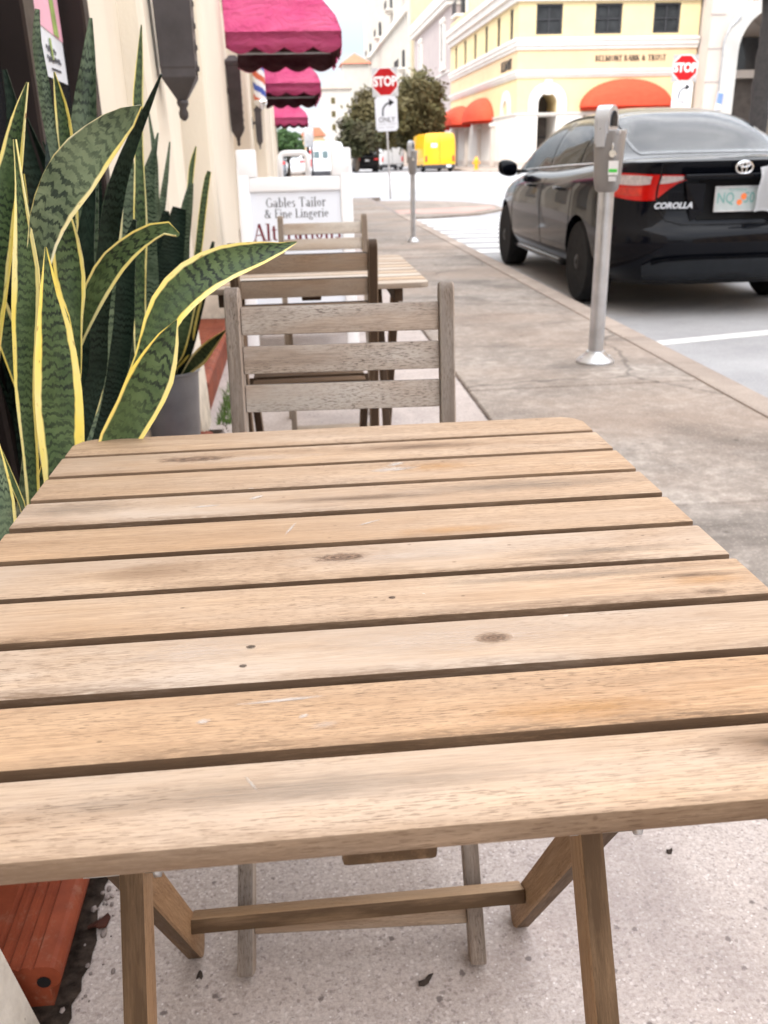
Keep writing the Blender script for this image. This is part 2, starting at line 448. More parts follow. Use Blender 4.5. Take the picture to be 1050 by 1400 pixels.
M['blindglass'] = plain('shaded_window', (0.030, 0.032, 0.034), .35, 0, .3, 2, spec=.15)
M['interior'] = plain('dim_shop_interior', (0.11, 0.095, 0.085), .8, 0, .3, 1.5)
M['roofred'] = plain('terracotta_roof', (0.55, 0.19, 0.11), .8, 0, .15, 3)
M['bark'] = plain('tree_bark', (0.10, 0.075, 0.055), .9, 0, .35, 8, bump=.6, bscale=20)
M['palmbark'] = plain('palm_bark', (0.018, 0.015, 0.014), .95, 0, .4, 5, bump=.8, bscale=14)
M['fo_olive'] = plain('olive_foliage', (0.085, 0.070, 0.022), .7, 0, .55, 1.3)
M['fo_dark'] = plain('dark_foliage', (0.040, 0.050, 0.022), .7, 0, .5, 1.1)
M['fo_green'] = plain('green_foliage', (0.030, 0.065, 0.020), .7, 0, .5, 1.3)
M['fo_dry'] = plain('dry_fronds', (0.22, 0.14, 0.07), .9, 0, .4, 5)
M['soil'] = plain('potting_soil', (0.030, 0.022, 0.016), .95, 0, .4, 40, bump=.8, bscale=60, spec=.15)
M['seam_soil'] = plain('damp_seam_soil', (0.075, 0.056, 0.045), .95, 0, .6, 60, bump=.8, bscale=90, spec=.1)
M['pot'] = plain('black_nursery_pot', (0.016, 0.016, 0.016), .55, 0, .2, 8, spec=.15)
M['bucket'] = plain('grey_zinc_bucket', (0.27, 0.285, 0.315), .45, .15, .22, 7, bump=.1)
M['taillight'] = plain('red_lamp_lens', (0.80, 0.010, 0.006), .12, 0, .10, 14, coat=1.0)
M['clearlens'] = plain('clear_lamp_lens', (0.72, 0.64, 0.62), .12, 0, .22, 40, coat=1.0)
M['green'] = plain('green_sticker', (0.06, 0.62, 0.07), .5, 0, .05, 5)
M['plate_paint'] = plain('number_plate_paint', (0.40, 0.45, 0.45), .4, 0, .12, 9)
M['plate_green'] = plain('number_plate_green', (0.16, 0.33, 0.31), .45, 0, .1, 9)
M['plate_orange'] = plain('number_plate_orange', (0.85, 0.20, 0.05), .45, 0, .1, 9)
M['deadleaf'] = plain('dead_leaf', (0.055, 0.018, 0.012), .6, 0, .4, 20, spec=.15)
M['darkcrumb'] = plain('dark_leaf_crumb', (0.045, 0.034, 0.028), .8, 0, .4, 20, spec=.15)
M['grass'] = plain('weed_green', (0.09, 0.17, 0.03), .7, 0, .4, 20)
M['gravel'] = plain('grey_gravel', (0.24, 0.20, 0.185), .9, 0, .5, 30)
M['redpaint'] = plain('red_car_paint', (0.45, 0.02, 0.03), .25, 0, .1, 3, coat=1)
M['greypaint'] = plain('grey_car_paint', (0.20, 0.21, 0.23), .28, .4, .1, 3, coat=1)
M['greyplastic'] = plain('dark_grey_plastic', (0.05, 0.05, 0.055), .55, 0, .15, 6, spec=.15)
M['lampred'] = plain('far_red_lamp', (0.75, 0.03, 0.03), .3, 0, .1, 3)
M['blue2'] = plain('banner_blue', (0.16, 0.25, 0.62), .6, 0, .1, 9)
M['glassgrey'] = plain('grey_tinted_glass', (0.12, 0.17, 0.18), .2, 0, .1, 3)
M['turq'] = plain('turquoise_panel', (0.10, 0.42, 0.42), .5, 0, .1, 3)
M['pink_print'] = plain('poster_pink', (0.78, 0.42, 0.53), .4, 0, .10, 3)
M['poster_white'] = plain('poster_white', (0.74, 0.78, 0.84), .4, 0, .02, 3)
M['poster_green'] = plain('poster_green', (0.28, 0.40, 0.10), .4, 0, .35, 20)
M['poster_cream'] = plain('poster_cream', (0.72, 0.62, 0.50), .4, 0, .1, 9)
M['blue'] = plain('pole_blue', (0.05, 0.10, 0.42), .35, 0, .1, 9)
M['barred'] = plain('pole_red', (0.62, 0.13, 0.06), .35, 0, .1, 9)

def carpaint():
    m = NT('black_car_paint'); v = m.obj()
    m.col(m.mix(m.ramp(m.noise(v, 3, 4), .3, .7), (0.0015, 0.0020, 0.0040), (0.003, 0.0035, 0.006)))
    m.rough(m.ramp(m.noise(v, 30, 5), .3, .7, .16, .24)); m.p('Metallic', 0.0); m.p('Coat Weight', .6); m.p('Coat Roughness', .012); m.p('Coat IOR', 1.28)
    m.p('Specular IOR Level', .05)
    m.bump(m.noise(v, 2.5, 2), .02, .02)
    return m.m
M['carpaint'] = carpaint()
def decal(name, c, edge=.5, ring=None, grain=(30, 240), lowa=.15, topa=1.0):
    m = NT(name); v = m.obj()
    rnd = m.info('Random')
    vv = m.vadd(v, m.n('CombineXYZ', i_0=m.math('MULTIPLY', rnd, 9), i_1=rnd, i_2=0.0).outputs[0])
    d = m.n('VectorMath', operation='LENGTH', i_0=v).outputs['Value']
    nz = m.noise(m.map(vv, (4, 4, 1)), 1.0, 5, .7)
    r = m.math('ADD', d, m.ramp(nz, .25, .75, -.35, .35))
    al = m.ramp(r, .95, edge, 0, 1)
    al = m.math('MULTIPLY', al, m.ramp(m.noise(m.map(vv, (grain[0] * .05, grain[1] * .05, 1)), 1.0, 5, .75), .35, .62, lowa, topa))
    col = m.mix(nz, c, [x * .8 for x in c])
    if ring:
        rr = m.math('ADD', m.math('MULTIPLY', d, 7.0), m.math('MULTIPLY', nz, 3.0))
        w = m.math('SINE', m.math('MULTIPLY', rr, 3.2))
        col = m.mix(m.ramp(w, -.3, .6), c, ring)
    m.col(col); m.p('Alpha', al); m.rough(.7); m.p('Specular IOR Level', .2)
    return m.m
M['d_white'] = decal('dried_white_paint', (.74, .69, .64), .3, topa=.85, lowa=.1)
M['d_orange'] = decal('orange_stain', (.66, .36, .13), .1, topa=.5)
M['d_dark'] = decal('dark_stain', (.17, .105, .07), .1, topa=.7)
M['d_grey'] = decal('grey_weather_patch', (.34, .27, .21), .1, topa=.6)
M['d_pale'] = decal('pale_bleached_patch', (.74, .62, .52), .1, topa=.6)
M['d_knot'] = decal('wood_knot', (.15, .095, .065), .4, (.34, .22, .15), lowa=.5, topa=1.0)
M['d_nail'] = decal('nail_hole', (.05, .035, .03), .8)

def foliage(name, c1, c2, c3):
    m = NT(name)
    g = m.n('NewGeometry'); v = g.outputs['Position']
    r = g.outputs['Random Per Island']
    c = m.mix(r, c1, c2)
    c = m.mix(m.ramp(m.noise(v, .5, 3), .4, .65), c, c3)
    m.col(c); m.rough(.75); m.p('Specular IOR Level', .25)
    return m.m
M['fo_olive'] = foliage('olive_foliage', (0.062, 0.060, 0.024), (0.120, 0.104, 0.042), (0.090, 0.072, 0.032))
M['fo_dark'] = foliage('dark_foliage', (0.030, 0.036, 0.018), (0.075, 0.080, 0.034), (0.060, 0.050, 0.028))
M['fo_green'] = foliage('green_foliage', (0.020, 0.048, 0.014), (0.055, 0.105, 0.030), (0.035, 0.070, 0.022))

# ------------------------------------------------------------------ lettering
# a stroke-built serif alphabet (outlined roman capitals and lower case), unit cap height
def _g():
    V = lambda x, a, b, s=3: ('V', x, a, b, s)       # stem, s: 1 foot serif, 2 head serif
    H = lambda x, y, X: ('H', x, y, X)               # thin bar
    D = lambda x, y, X, Y, t: ('D', x, y, X, Y, t)   # diagonal, t thickness
    A = lambda cx, cy, rx, ry, a, b: ('A', cx, cy, rx, ry, a, b)
    return {
     'A': (.74, [D(.08,0,.36,1,.05), D(.36,1,.66,0,.12), H(.2,.34,.54), H(0,.02,.2), H(.54,.02,.76)]),
     'B': (.64, [V(.14,0,1), A(.2,.75,.3,.23,-90,90), A(.2,.26,.36,.25,-90,90)]),
     'E': (.60, [V(.14,0,1), H(.14,.97,.54), H(.14,.52,.44), H(.14,.03,.56), D(.54,.97,.54,.8,.04), D(.56,.03,.56,.2,.04)]),
     'F': (.56, [V(.14,0,1), H(.14,.97,.54), H(.14,.52,.44), D(.54,.97,.54,.8,.04)]),
     'G': (.74, [A(.38,.5,.32,.48,40,320), V(.64,.08,.42,0), H(.5,.42,.74)]),
     'K': (.70, [V(.14,0,1), D(.18,.42,.58,.97,.05), D(.30,.56,.62,.02,.12), H(.48,.98,.68), H(.52,.02,.72)]),
     'L': (.58, [V(.14,0,1), H(.14,.03,.54), D(.54,.03,.54,.24,.04)]),
     'M': (.90, [V(.12,0,1), V(.76,0,1), D(.14,1,.44,.08,.11), D(.44,.08,.74,1,.05)]),
     'N': (.76, [V(.12,0,1), V(.62,0,1), D(.12,1,.62,0,.11)]),
     'O': (.78, [A(.38,.5,.32,.48,0,360)]),
     'R': (.70, [V(.14,0,1), A(.2,.73,.3,.25,-90,90), D(.3,.48,.6,.02,.12), H(.54,.02,.7)]),
     'S': (.56, [A(.27,.74,.2,.23,30,270), A(.27,.27,.22,.24,-150,90)]),
     'T': (.66, [V(.32,0,1,1), H(.03,.97,.62), D(.03,.97,.03,.78,.04), D(.62,.97,.62,.78,.04)]),
     'U': (.76, [V(.14,.28,1,2), V(.62,.28,1,2), A(.38,.3,.24,.28,180,360)]),
     'a': (.52, [V(.38,0,.48,1), A(.22,.2,.17,.19,0,360), A(.24,.46,.16,.2,10,150)]),
     'b': (.54, [V(.13,0,1,2), A(.28,.33,.2,.31,-150,150)]),
     'e': (.48, [A(.24,.33,.19,.31,0,310), H(.06,.36,.43)]),
     'g': (.50, [A(.22,.43,.16,.23,0,360), A(.23,-.12,.2,.17,0,360), D(.1,.2,.2,.04,.05), H(.34,.62,.5)]),
     'i': (.28, [V(.14,0,.65,3), ('O', .14, .88, .07)]),
     'l': (.28, [V(.14,0,1,3)]),
     'n': (.58, [V(.13,0,.65,3), V(.45,0,.44,1), A(.29,.42,.16,.22,0,150)]),
     'o': (.52, [A(.25,.33,.19,.31,0,360)]),
     'r': (.42, [V(.13,0,.65,3), A(.3,.46,.16,.18,60,170), ('O', .36, .58, .06)]),
     's': (.42, [A(.2,.48,.13,.15,30,270), A(.2,.18,.15,.16,-150,90)]),
     't': (.36, [V(.16,.08,.85,0), H(.02,.63,.33), A(.25,.1,.1,.1,180,330)]),
     '&': (.82, [A(.32,.78,.15,.2,0,360), A(.3,.27,.24,.26,60,330), D(.2,.66,.7,.02,.11), D(.5,.12,.68,.52,.05), H(.58,.54,.8)]),
     ' ': (.30, []),
    }
GLY = _g()
def serif_text(bm, txt, size, x0=0.0, align='C', track=.03, thick=1.0):
    """flat lettering in the XZ plane (y=0), returns the width"""
    w = sum(GLY[c][0] + track for c in txt) * size
    x = x0 - (w / 2 if align == 'C' else 0)
    T, t = .115 * thick, .045 * thick
    def quad(pts):
        bm.faces.new([bm.verts.new((x + a * size, 0, b * size)) for a, b in pts])
    for c in txt:
        adv, st = GLY[c]
        for s in st:
            k = s[0]
            if k == 'V':
                _, X, a, b, f = s
                quad([(X - T/2, a), (X + T/2, a), (X + T/2, b), (X - T/2, b)])
                if f & 1: quad([(X - T*1.1, a), (X + T*1.1, a), (X + T*1.1, a + t*.8), (X - T*1.1, a + t*.8)])
                if f & 2: quad([(X - T*1.1, b - t*.8), (X + T*.6, b - t*.8), (X + T*.6, b), (X - T*1.1, b)])
            elif k == 'H':
                _, X, y, X2 = s; quad([(X, y - t/2), (X2, y - t/2), (X2, y + t/2), (X, y + t/2)])
            elif k == 'D':
                _, X, y, X2, y2, th = s; th *= thick
                d = Vector((X2 - X, y2 - y)); n = Vector((-d.y, d.x)).normalized() * th / 2
                quad([(X + n.x, y + n.y), (X - n.x, y - n.y), (X2 - n.x, y2 - n.y), (X2 + n.x, y2 + n.y)])
            elif k == 'O':
                _, X, y, r = s; quad([(X + r * math.cos(i * math.pi / 4), y + r * math.sin(i * math.pi / 4)) for i in range(8)])
            elif k == 'A':
                _, cx, cy, rx, ry, a, b = s
                n = max(6, int(abs(b - a) / 18))
                P = []
                for i in range(n + 1):
                    q = R(a + (b - a) * i / n)
                    th = t + (T - t) * abs(math.cos(q))
                    P.append(((cx + (rx + th * .2) * math.cos(q), cy + (ry) * math.sin(q)), (cx + (rx - th * .8) * math.cos(q), cy + (ry - t) * math.sin(q))))
                for (p, q2), (p3, q4) in zip(P, P[1:]): quad([p, p3, q4, q2])
        x += (adv + track) * size
    return w

def text_obj(name, txt, size, mat, parent, loc, rot=(R(90), 0, 0), bold=0.0, shear=0.0, sx=1.0, extrude=.002, align='CENTER'):
    cu = bpy.data.curves.new(name, 'FONT')
    cu.body = txt; cu.size = size; cu.align_x = align; cu.align_y = 'CENTER'
    cu.offset = bold; cu.shear = shear; cu.extrude = extrude; cu.resolution_u = 3
    o = link(bpy.data.objects.new(name + '_src', cu))
    me = bpy.data.meshes.new_from_object(o.evaluated_get(bpy.context.evaluated_depsgraph_get()))
    bpy.data.objects.remove(o)
    me.materials.clear(); me.materials.append(mat)
    t = link(bpy.data.objects.new(name, me))
    t.parent = parent; t.location = loc; t.rotation_euler = rot; t.scale = (sx, 1, 1)
    return t

# ------------------------------------------------------------------ the setting: ground, kerbs, road
def struct(name, bm, m, smooth=False):
    return tag(obj(name, bm, m, smooth=smooth), kind='structure')

bm = bmesh.new()
prism(bm, [(-300, -60), (300, -60), (300, 420), (-300, 420)], -.30, -.12, 'XY')
struct('road', bm, M['road'])

bm = bmesh.new()                              # bed below the slab joints
box(bm, (.65, 10.0, -.09), (2.60, 28.0, .148))
struct('joint_bed', bm, M['gravel'])
# weathered footway: slabs with open joints, the corner bulges out past the parking bays
bm = bmesh.new()
ys = [-4, -1.6, .62, 2.42, 3.93, 5.92, 7.75, 9.6, 11.5, 13.4, 15.3, 17.2, 19.2, 21.4, 23.9]
for i, (a, b) in enumerate(zip(ys, ys[1:])):
    box(bm, (1.296, (a + b) / 2, -.06 + random.uniform(-.002, .002)), (1.094, b - a - .014, .12), .006)
struct('sidewalk', bm, M['sidewalk'])
bm = bmesh.new()
for a, b in ((-4, -1.0), (-1.0, 2.0), (2.0, 5.0), (5.0, 8.0), (8.0, 11.0), (11.0, 14.0), (14.0, 17.2)):
    box(bm, (1.928, (a + b) / 2, -.075), (.150, b - a - .008, .15), .018, 2)
struct('kerb', bm, M['kerb'])
bm = bmesh.new()
prism(bm, [(-6, 23.93), (1.86, 23.93), (2.2, 24.2), (.6, 24.4), (-6, 24.4)], -.13, .0, 'XY')
pts = [(1.86, 17.25), (2.6, 17.4), (3.6, 18.0), (4.35, 19.2), (4.5, 20.8), (4.1, 22.6), (3.2, 23.7), (2.2, 24.2), (1.86, 23.93)]
prism(bm, pts, -.13, -.085, 'XY')
struct('corner_sidewalk', bm, M['sidewalk'])
bm = bmesh.new()
prism(bm, [(1.95, 18.6), (3.4, 18.3), (4.25, 19.6), (4.3, 20.4), (2.05, 19.6)], -.088, -.081, 'XY')
struct('kerb_ramp', bm, M['ramp'])

bm = bmesh.new()
ys = [-4, -1.3, 1.28, 3.3, 5.4, 7.6, 9.8, 12, 14.2, 16.4, 18.6, 20.8, 23.9]
for a, b in zip(ys, ys[1:]):
    box(bm, (.04, (a + b) / 2, -.06), (1.385, b - a - .006, .12), .004)
struct('terrazzo_paving', bm, M['terrazzo'])

# painted markings
def paint(name, poly, z=-.116):
    bm = bmesh.new()
    prism(bm, poly, z - .003, z, 'XY')
    return struct(name, bm, M['paint'])
paint('parking_line', [(2.16, 5.27), (4.4, 5.80), (4.4, 5.92), (2.16, 5.39)])
bm = bmesh.new()
for i in range(9):
    y = 11.0 + i * .74
    prism(bm, [(2.08, y + .05), (7.4, y - .35), (7.4, y - .05), (2.08, y + .35)], -.119, -.116, 'XY')
struct('crosswalk_bars', bm, M['paint'])
paint('stop_line', [(4.8, 24.6), (10.8, 24.6), (10.8, 25.1), (4.8, 25.1)])

# the block across the junction
bm = bmesh.new(); prism(bm, [(11.3, 58.5), (12.6, 57.4), (70, 57.4), (70, 300), (11.3, 300)], -.13, .0, 'XY')
struct('far_sidewalk', bm, M['kerb'])
bm = bmesh.new(); prism(bm, [(-60, 57.6), (.9, 57.6), (1.9, 58.6), (1.9, 300), (-60, 300)], -.13, .0, 'XY')
struct('opposite_sidewalk', bm, M['kerb'])
# seam of moss, pebbles and crumbs where the paving meets the wall
bm = bmesh.new()
for i in range(420):
    y = random.uniform(.6, 3.6); x = -.345 + random.gauss(.014, .016)
    r = random.uniform(.0015, .0055)
    g = bmesh.ops.create_icosphere(bm, subdivisions=1, radius=r)
    bmesh.ops.transform(bm, matrix=Matrix.Translation((x, y, r * .4)) @ Matrix.Diagonal((1, random.uniform(.7, 1.8), .7, 1)), verts=g['verts'])
tag(obj('seam_grit', bm, M['gravel'], smooth=True), 'grey grit and crumbs packed along the joint at the foot of the red tiles', 'grit', kind='stuff')
bm = bmesh.new()
for i in range(260):
    y = 3.55 + abs(random.gauss(0, .35)); x = -.34 + random.uniform(-.03, .03)
    h = random.uniform(.02, .06); a = random.uniform(0, 6.3); w = .003
    p = Vector((x, y, .0)); d = Vector((math.cos(a), math.sin(a), 0)) * w; l = Vector((random.gauss(0, .015), random.gauss(0, .015), h))
    bm.faces.new([bm.verts.new(p - d), bm.verts.new(p + d), bm.verts.new(p + l)])
tag(obj('weeds', bm, M['grass']), 'green weeds sprouting at the foot of the cream wall', 'weeds', kind='stuff')

bm = bmesh.new()
L_, R_ = [], []
for i in range(140):
    y = .70 + i * .02
    L_.append(bm.verts.new((-.40, y, .0035)))
    R_.append(bm.verts.new((-.341 + .014 * mnoise.noise(Vector((y * 9, 0, 0))) + .014 * mnoise.noise(Vector((y * 31, 3, 0))) + .008 * mnoise.noise(Vector((y * 90, 5, 0))), y, .0025)))
for i in range(139): bm.faces.new((L_[i], L_[i + 1], R_[i + 1], R_[i]))
bmesh.ops.solidify(bm, geom=list(bm.faces), thickness=.002)
tag(obj('soil', bm, M['seam_soil']), 'dark damp soil filling the joint between the red tiles and the pink paving', 'soil', kind='stuff')
# dead leaves and crumbs dropped on the paving
def crumb(name, x, y, r, rot, m, label, cat):
    bm = bmesh.new()
    n = 9
    top = []
    for k in range(n):
        a = 2 * math.pi * k / n
        rr = r * (1 + .35 * math.sin(a * 2 + x * 9) + random.uniform(-.15, .15))
        top.append((rr * math.cos(a), rr * .55 * math.sin(a), .004 + .004 * math.cos(a * 2)))
    c = bm.verts.new((0, 0, .006)); c2 = bm.verts.new((0, 0, .001))
    V = [bm.verts.new(p) for p in top]; W = [bm.verts.new((p[0] * .96, p[1] * .96, p[2] - .003)) for p in top]
    for k in range(n):
        bm.faces.new((c, V[k], V[(k + 1) % n])); bm.faces.new((c2, W[(k + 1) % n], W[k])); bm.faces.new((V[k], W[k], W[(k + 1) % n], V[(k + 1) % n]))
    o = obj(name, bm, m); o.location = (x, y, .0055 if x < -.3 else 0); o.rotation_euler = (0, 0, rot)
    return tag(o, label, cat)
crumb('dead_leaf', -.335, .985, .016, .9, M['deadleaf'], 'dark red dead leaf lying beside the red tile ledge', 'dead leaf')
crumb('leaf_crumb', .113, .843, .010, .5, M['darkcrumb'], 'black curled leaf crumb on the pink paving between the grey chair feet', 'leaf crumb')
crumb('leaf_crumb', -.185, .885, .006, 1.4, M['darkcrumb'], 'small dark twig-like crumb beside the left far foot of the near table', 'leaf crumb')
crumb('leaf_crumb', .195, .895, .006, .2, M['greyink'], 'flat grey gum-like spot on the paving right of the chair stretcher', 'leaf crumb')
crumb('leaf_crumb', .52, 1.03, .006, .2, M['darkcrumb'], 'tiny dark crumb alone on the open paving right of the table leg', 'leaf crumb')

# ------------------------------------------------------------------ the building on the left with plastered piers
WX = -.62
B = thing('storefront_building', 'long cream plastered shopfront building with piers and window bays along the footway', 'building', (WX, 0, 0))
def part(name, bm, m, parent=B, **kw):
    o = obj(name, bm, m, **kw)
    o.parent = parent
    l = Vector((0, 0, 0)); p = parent
    while p: l += p.location; p = p.parent
    o.location = -l
    return o
def bat_pier(y0, y1, x_top, x_base, ztop=11.5, flare=.9):
    bm = bmesh.new()
    prof = []
    n = 14
    for i in range(n + 1):
        t = i / n
        z = ztop * t ** 1.6
        x = x_top + (x_base - x_top) * max(0, 1 - z / flare) ** 1.4 if z < flare else x_top
        prof.append((x, z))
    rings = []
    for x, z in prof:
        w = (x - x_top) * .55
        jit = lambda: (mnoise.noise(Vector((x * 9, z * 7, y0))) * .004)
        ring = [bm.verts.new(v) for v in ((-.9, y0 - w, z), (x - .02 + jit(), y0 - w, z), (x + jit(), y0 - w + .02, z), (x + jit(), y1 + w - .02, z), (x - .02, y1 + w, z), (-.9, y1 + w, z))]
        rings.append(ring)
    for a, b in zip(rings, rings[1:]):
        for k in range(6): bm.faces.new((a[k], a[(k + 1) % 6], b[(k + 1) % 6], b[k]))
    bm.faces.new(rings[0][::-1]); bm.faces.new(rings[-1])
    return bm
# main wall behind everything, with a parapet
bm = bmesh.new()
box(bm, (-2.6, -.85, 5.9), (3.9, 50.3, 12.2))
part('wall', bm, M['stucco'])
part('pier', bat_pier(-.6, .80, -.47, -.376), M['stucco_light'])
part('pier', bat_pier(3.28, 3.60, -.452, -.395, flare=1.5), M['stucco'])
part('pier', newbox((-.715, 3.055, 5.75), (.37, .488, 11.5)), M['stucco'])
part('pier', bat_pier(5.25, 6.40, -.43, -.415), M['stucco'])
part('pier', bat_pier(6.41, 7.14, -.445, -.43), M['stucco'])
for y0, y1 in ((9.6, 10.0), (10.9, 11.6), (13.0, 13.7), (15.6, 16.3), (18.2, 19.0), (21.2, 21.9), (23.3, 24.2)):
    part('pier', bat_pier(y0, y1, *((-.39, -.37) if y0 < 10 else ((-.275, -.26) if y0 < 12 else (-.36, -.34)))), M['stucco'])
def ledge(y0, y1, zt=.07, xf=-.36):
    """clay bullnose tiles: grooved nosing with open ends"""
    prof = [(-.64, 0.0), (xf - .016, 0.0), (xf - .016, zt - .034)]
    for k in range(9):
        a = R(-80 + 150 * k / 8)
        prof.append((xf - .018 + .018 * math.cos(a), zt - .018 + .018 * math.sin(a)))
    x = xf - .03
    for k in range(4):
        prof += [(x, zt + .001), (x - .003, zt - .003), (x - .006, zt - .003), (x - .009, zt + .001)]
        x -= .016
    prof += [(-.64, zt)]
    bm = bmesh.new()
    n = max(1, round((y1 - y0) / .30)); d = (y1 - y0) / n
    for i in range(n):
        prism(bm, prof, y0 + i * d + .0015, y0 + (i + 1) * d - .0015, 'XZ')
    return bm
tl = part('tile_ledge', ledge(.86, 3.235, .07, -.352), M['tile'])
bm = bmesh.new(); lathe(bm, [(.0085, .8590), (.0085, .8606)], (-.374, 0, .046), 16, 'Y'); part('hollow', bm, M['black'], parent=tl)
part('tile_ledge', ledge(3.66, 5.22, .16, -.40), M['tile'])
part('tile_ledge', ledge(7.2, 10.85, .16, -.44), M['tile'])
# window bay beside the table: dark frame, panes, kick panel
wf = bmesh.new()
for y in (1.02, 1.62, 2.17, 2.775):
    box(wf, (-.575, y, 1.35), (.09, .10 if y < 2.5 else .07, 2.5), .006)
for z in (.42, .50, 2.6): box(wf, (-.585, 1.89, z), (.07, 1.83, .075), .005)
wfo = part('window_frame', wf, M['blackframe'])
for a, b in ((1.07, 1.57), (1.67, 2.12), (2.22, 2.74)):
    bm = newbox((-.60, (a + b) / 2, 1.55), (.012, b - a, 2.0)); part('pane', bm, M['darkglass'])
part('kick_panel', newbox((-.595, 1.89, .24), (.03, 1.83, .33), .004), M['blackframe'])
for a, b in ((3.75, 5.1), (7.4, 9.9), (11.6, 12.9), (13.8, 15.5), (16.4, 18.1), (19.1, 21.1)):
    f = bmesh.new()
    box(f, (-.60, (a + b) / 2, 1.3), (.06, b - a, 1.9), .004)
    o = part('window', f, M['stucco'] if a in (7.4, 3.75) else M['blackframe'])
    if a not in (7.4, 3.75):
        p = newbox((-.566, (a + b) / 2, 1.3), (.008, b - a - .2, 1.7)); part('pane', p, M['darkglass'], parent=o)
bm = newbox((-2.6, -.85, 12.08), (4.1, 50.6, .14), .02); part('coping', bm, M['stone'])

# poster inside the window frame: pink flower print over a white card
P = thing('window_poster', 'pink flower poster with a white lower card in the dark window frame', 'poster', (-.588, 2.50, 1.50))
def pflat(name, poly, m, d=.0):
    bm = bmesh.new(); prism(bm, poly, d, d + .0015, 'YZ'); return obj(name, bm, m, P)
pflat('sheet', [(-.205, -.285), (.19, -.295), (.19, .45), (-.205, .45)], M['poster_white'])
pflat('pink_print', [(-.205, -.165), (-.11, -.172), (.02, -.182), (.19, -.195), (.19, .45), (-.205, .45)], M['pink_print'], .002)
pflat('stem_print', [(.10, -.186), (.145, -.19), (.085, .20), (.06, .20)], M['poster_green'], .004)
pflat('stem_print', [(.02, -.02), (.03, -.02), (-.05, .30), (-.085, .30)], M['poster_green'], .0042)
for k, (a, b, r) in enumerate(((-.01, .10, .045), (.05, .08, .05), (-.14, .08, .05), (.10, .2, .05), (-.10, .20, .06))):
    pflat('flower_print', [(a + r * (1 + .25 * math.sin(5 * q)) * math.cos(q), b + r * math.sin(q)) for q in [i * .42 for i in range(15)]], M['poster_cream'] if k < 2 else M['pink_print'], .0060)
pflat('stem_print', [(.045, -.248), (.058, -.248), (.052, -.200), (.040, -.200)], M['poster_green'], .004)
def script(y, z, w, h, n, seed):
    bm = bmesh.new(); rr = random.Random(seed)
    pts = []
    for i in range(n * 6 + 1):
        t = i / 6
        pts.append(Vector((.004, y - w / 2 + w * i / (n * 6), z + h * math.sin(t * 2 * math.pi) * (.45 + .55 * rr.random()))))
    tube(bm, pts, .0013, 5)
    return bm
for y, z, w, h, n, s in ((.045, -.226, .09, .010, 4, 1), (.065, -.248, .13, .009, 7, 2), (.075, -.270, .09, .003, 9, 3)):
    obj('lettering', script(y, z, w, h, n, s), M['greyink'], P)

# wall lanterns: long dark metal boxes with pointed bottoms
def lantern(loc, s, label):
    t = thing('wall_lantern', label, 'lantern', loc, 0, 'dark lanterns on the piers')
    a, b = .058 * s, .05 * s
    bm = bmesh.new()
    lv = [(0, 1.0), (.045, 1.0), (.05, 1.03), (.9, 1.12), (.93, 1.3), (.97, 1.3), (1.05, .5)]
    rings = []
    for z, k in [(-.085, .10), (-.07, .28), (-.005, .96)] + [(z * .62, k) for z, k in lv]:
        rings.append([bm.verts.new((sx * a * k, sy * b * k, z * s)) for sx, sy in ((-1, -1), (1, -1), (1, 1), (-1, 1))])
    for r0, r1 in zip(rings, rings[1:]):
        for k in range(4): bm.faces.new((r0[k], r0[(k + 1) % 4], r1[(k + 1) % 4], r1[k]))
    bm.faces.new(rings[0][::-1]); bm.faces.new(rings[-1])
    bmesh.ops.bevel(bm, geom=list(bm.edges), offset=.002, segments=1, affect='EDGES')
    obj('housing', bm, M['darkmetal'], t)
    bm = bmesh.new(); lathe(bm, [(.006, -.135), (.015, -.125), (.017, -.11), (.012, -.095), (.02, -.083), (.02, -.07)], n=12)
    bmesh.ops.scale(bm, vec=(s, s, s), verts=bm.verts); obj('finial', bm, M['darkmetal'], t, True)
    bm = bmesh.new()
    for k in range(9):     # scrolled ironwork on the street side
        z = .03 + k * .066
        g = [(a * 1.02, -b * .2 + .018 * math.cos(q), z + .022 * math.sin(q)) for q in [i * .7 for i in range(8)]]
        tube(bm, [(x * 1, y * s, zz * s) for x, y, zz in g], .0035 * s, 6)
        box(bm, (a * 1.05, .02 * s, z * s), (.012 * s, .014 * s, .018 * s), .003)
    obj('scrollwork', bm, M['darkmetal'], t)
    box_bm = bmesh.new(); box(box_bm, (-a - .03 * s, 0, .35 * s), (.06 * s, .03 * s, .05 * s), .004); box(box_bm, (-a - .058 * s, 0, .35 * s), (.008, .08 * s, .22 * s), .003)
    obj('bracket', box_bm, M['darkmetal'], t)
    return t
lantern((-.372, 3.46, 1.275), 1.0, 'nearest dark lantern with a pointed bottom, on the pier behind the plants')
lantern((-.50, 9.2, 1.255), .98, 'dark lantern under the first pink awning, above the sign board')
lantern((-.352, 10.75, 1.18), .55, 'small dark lantern below the barber pole')

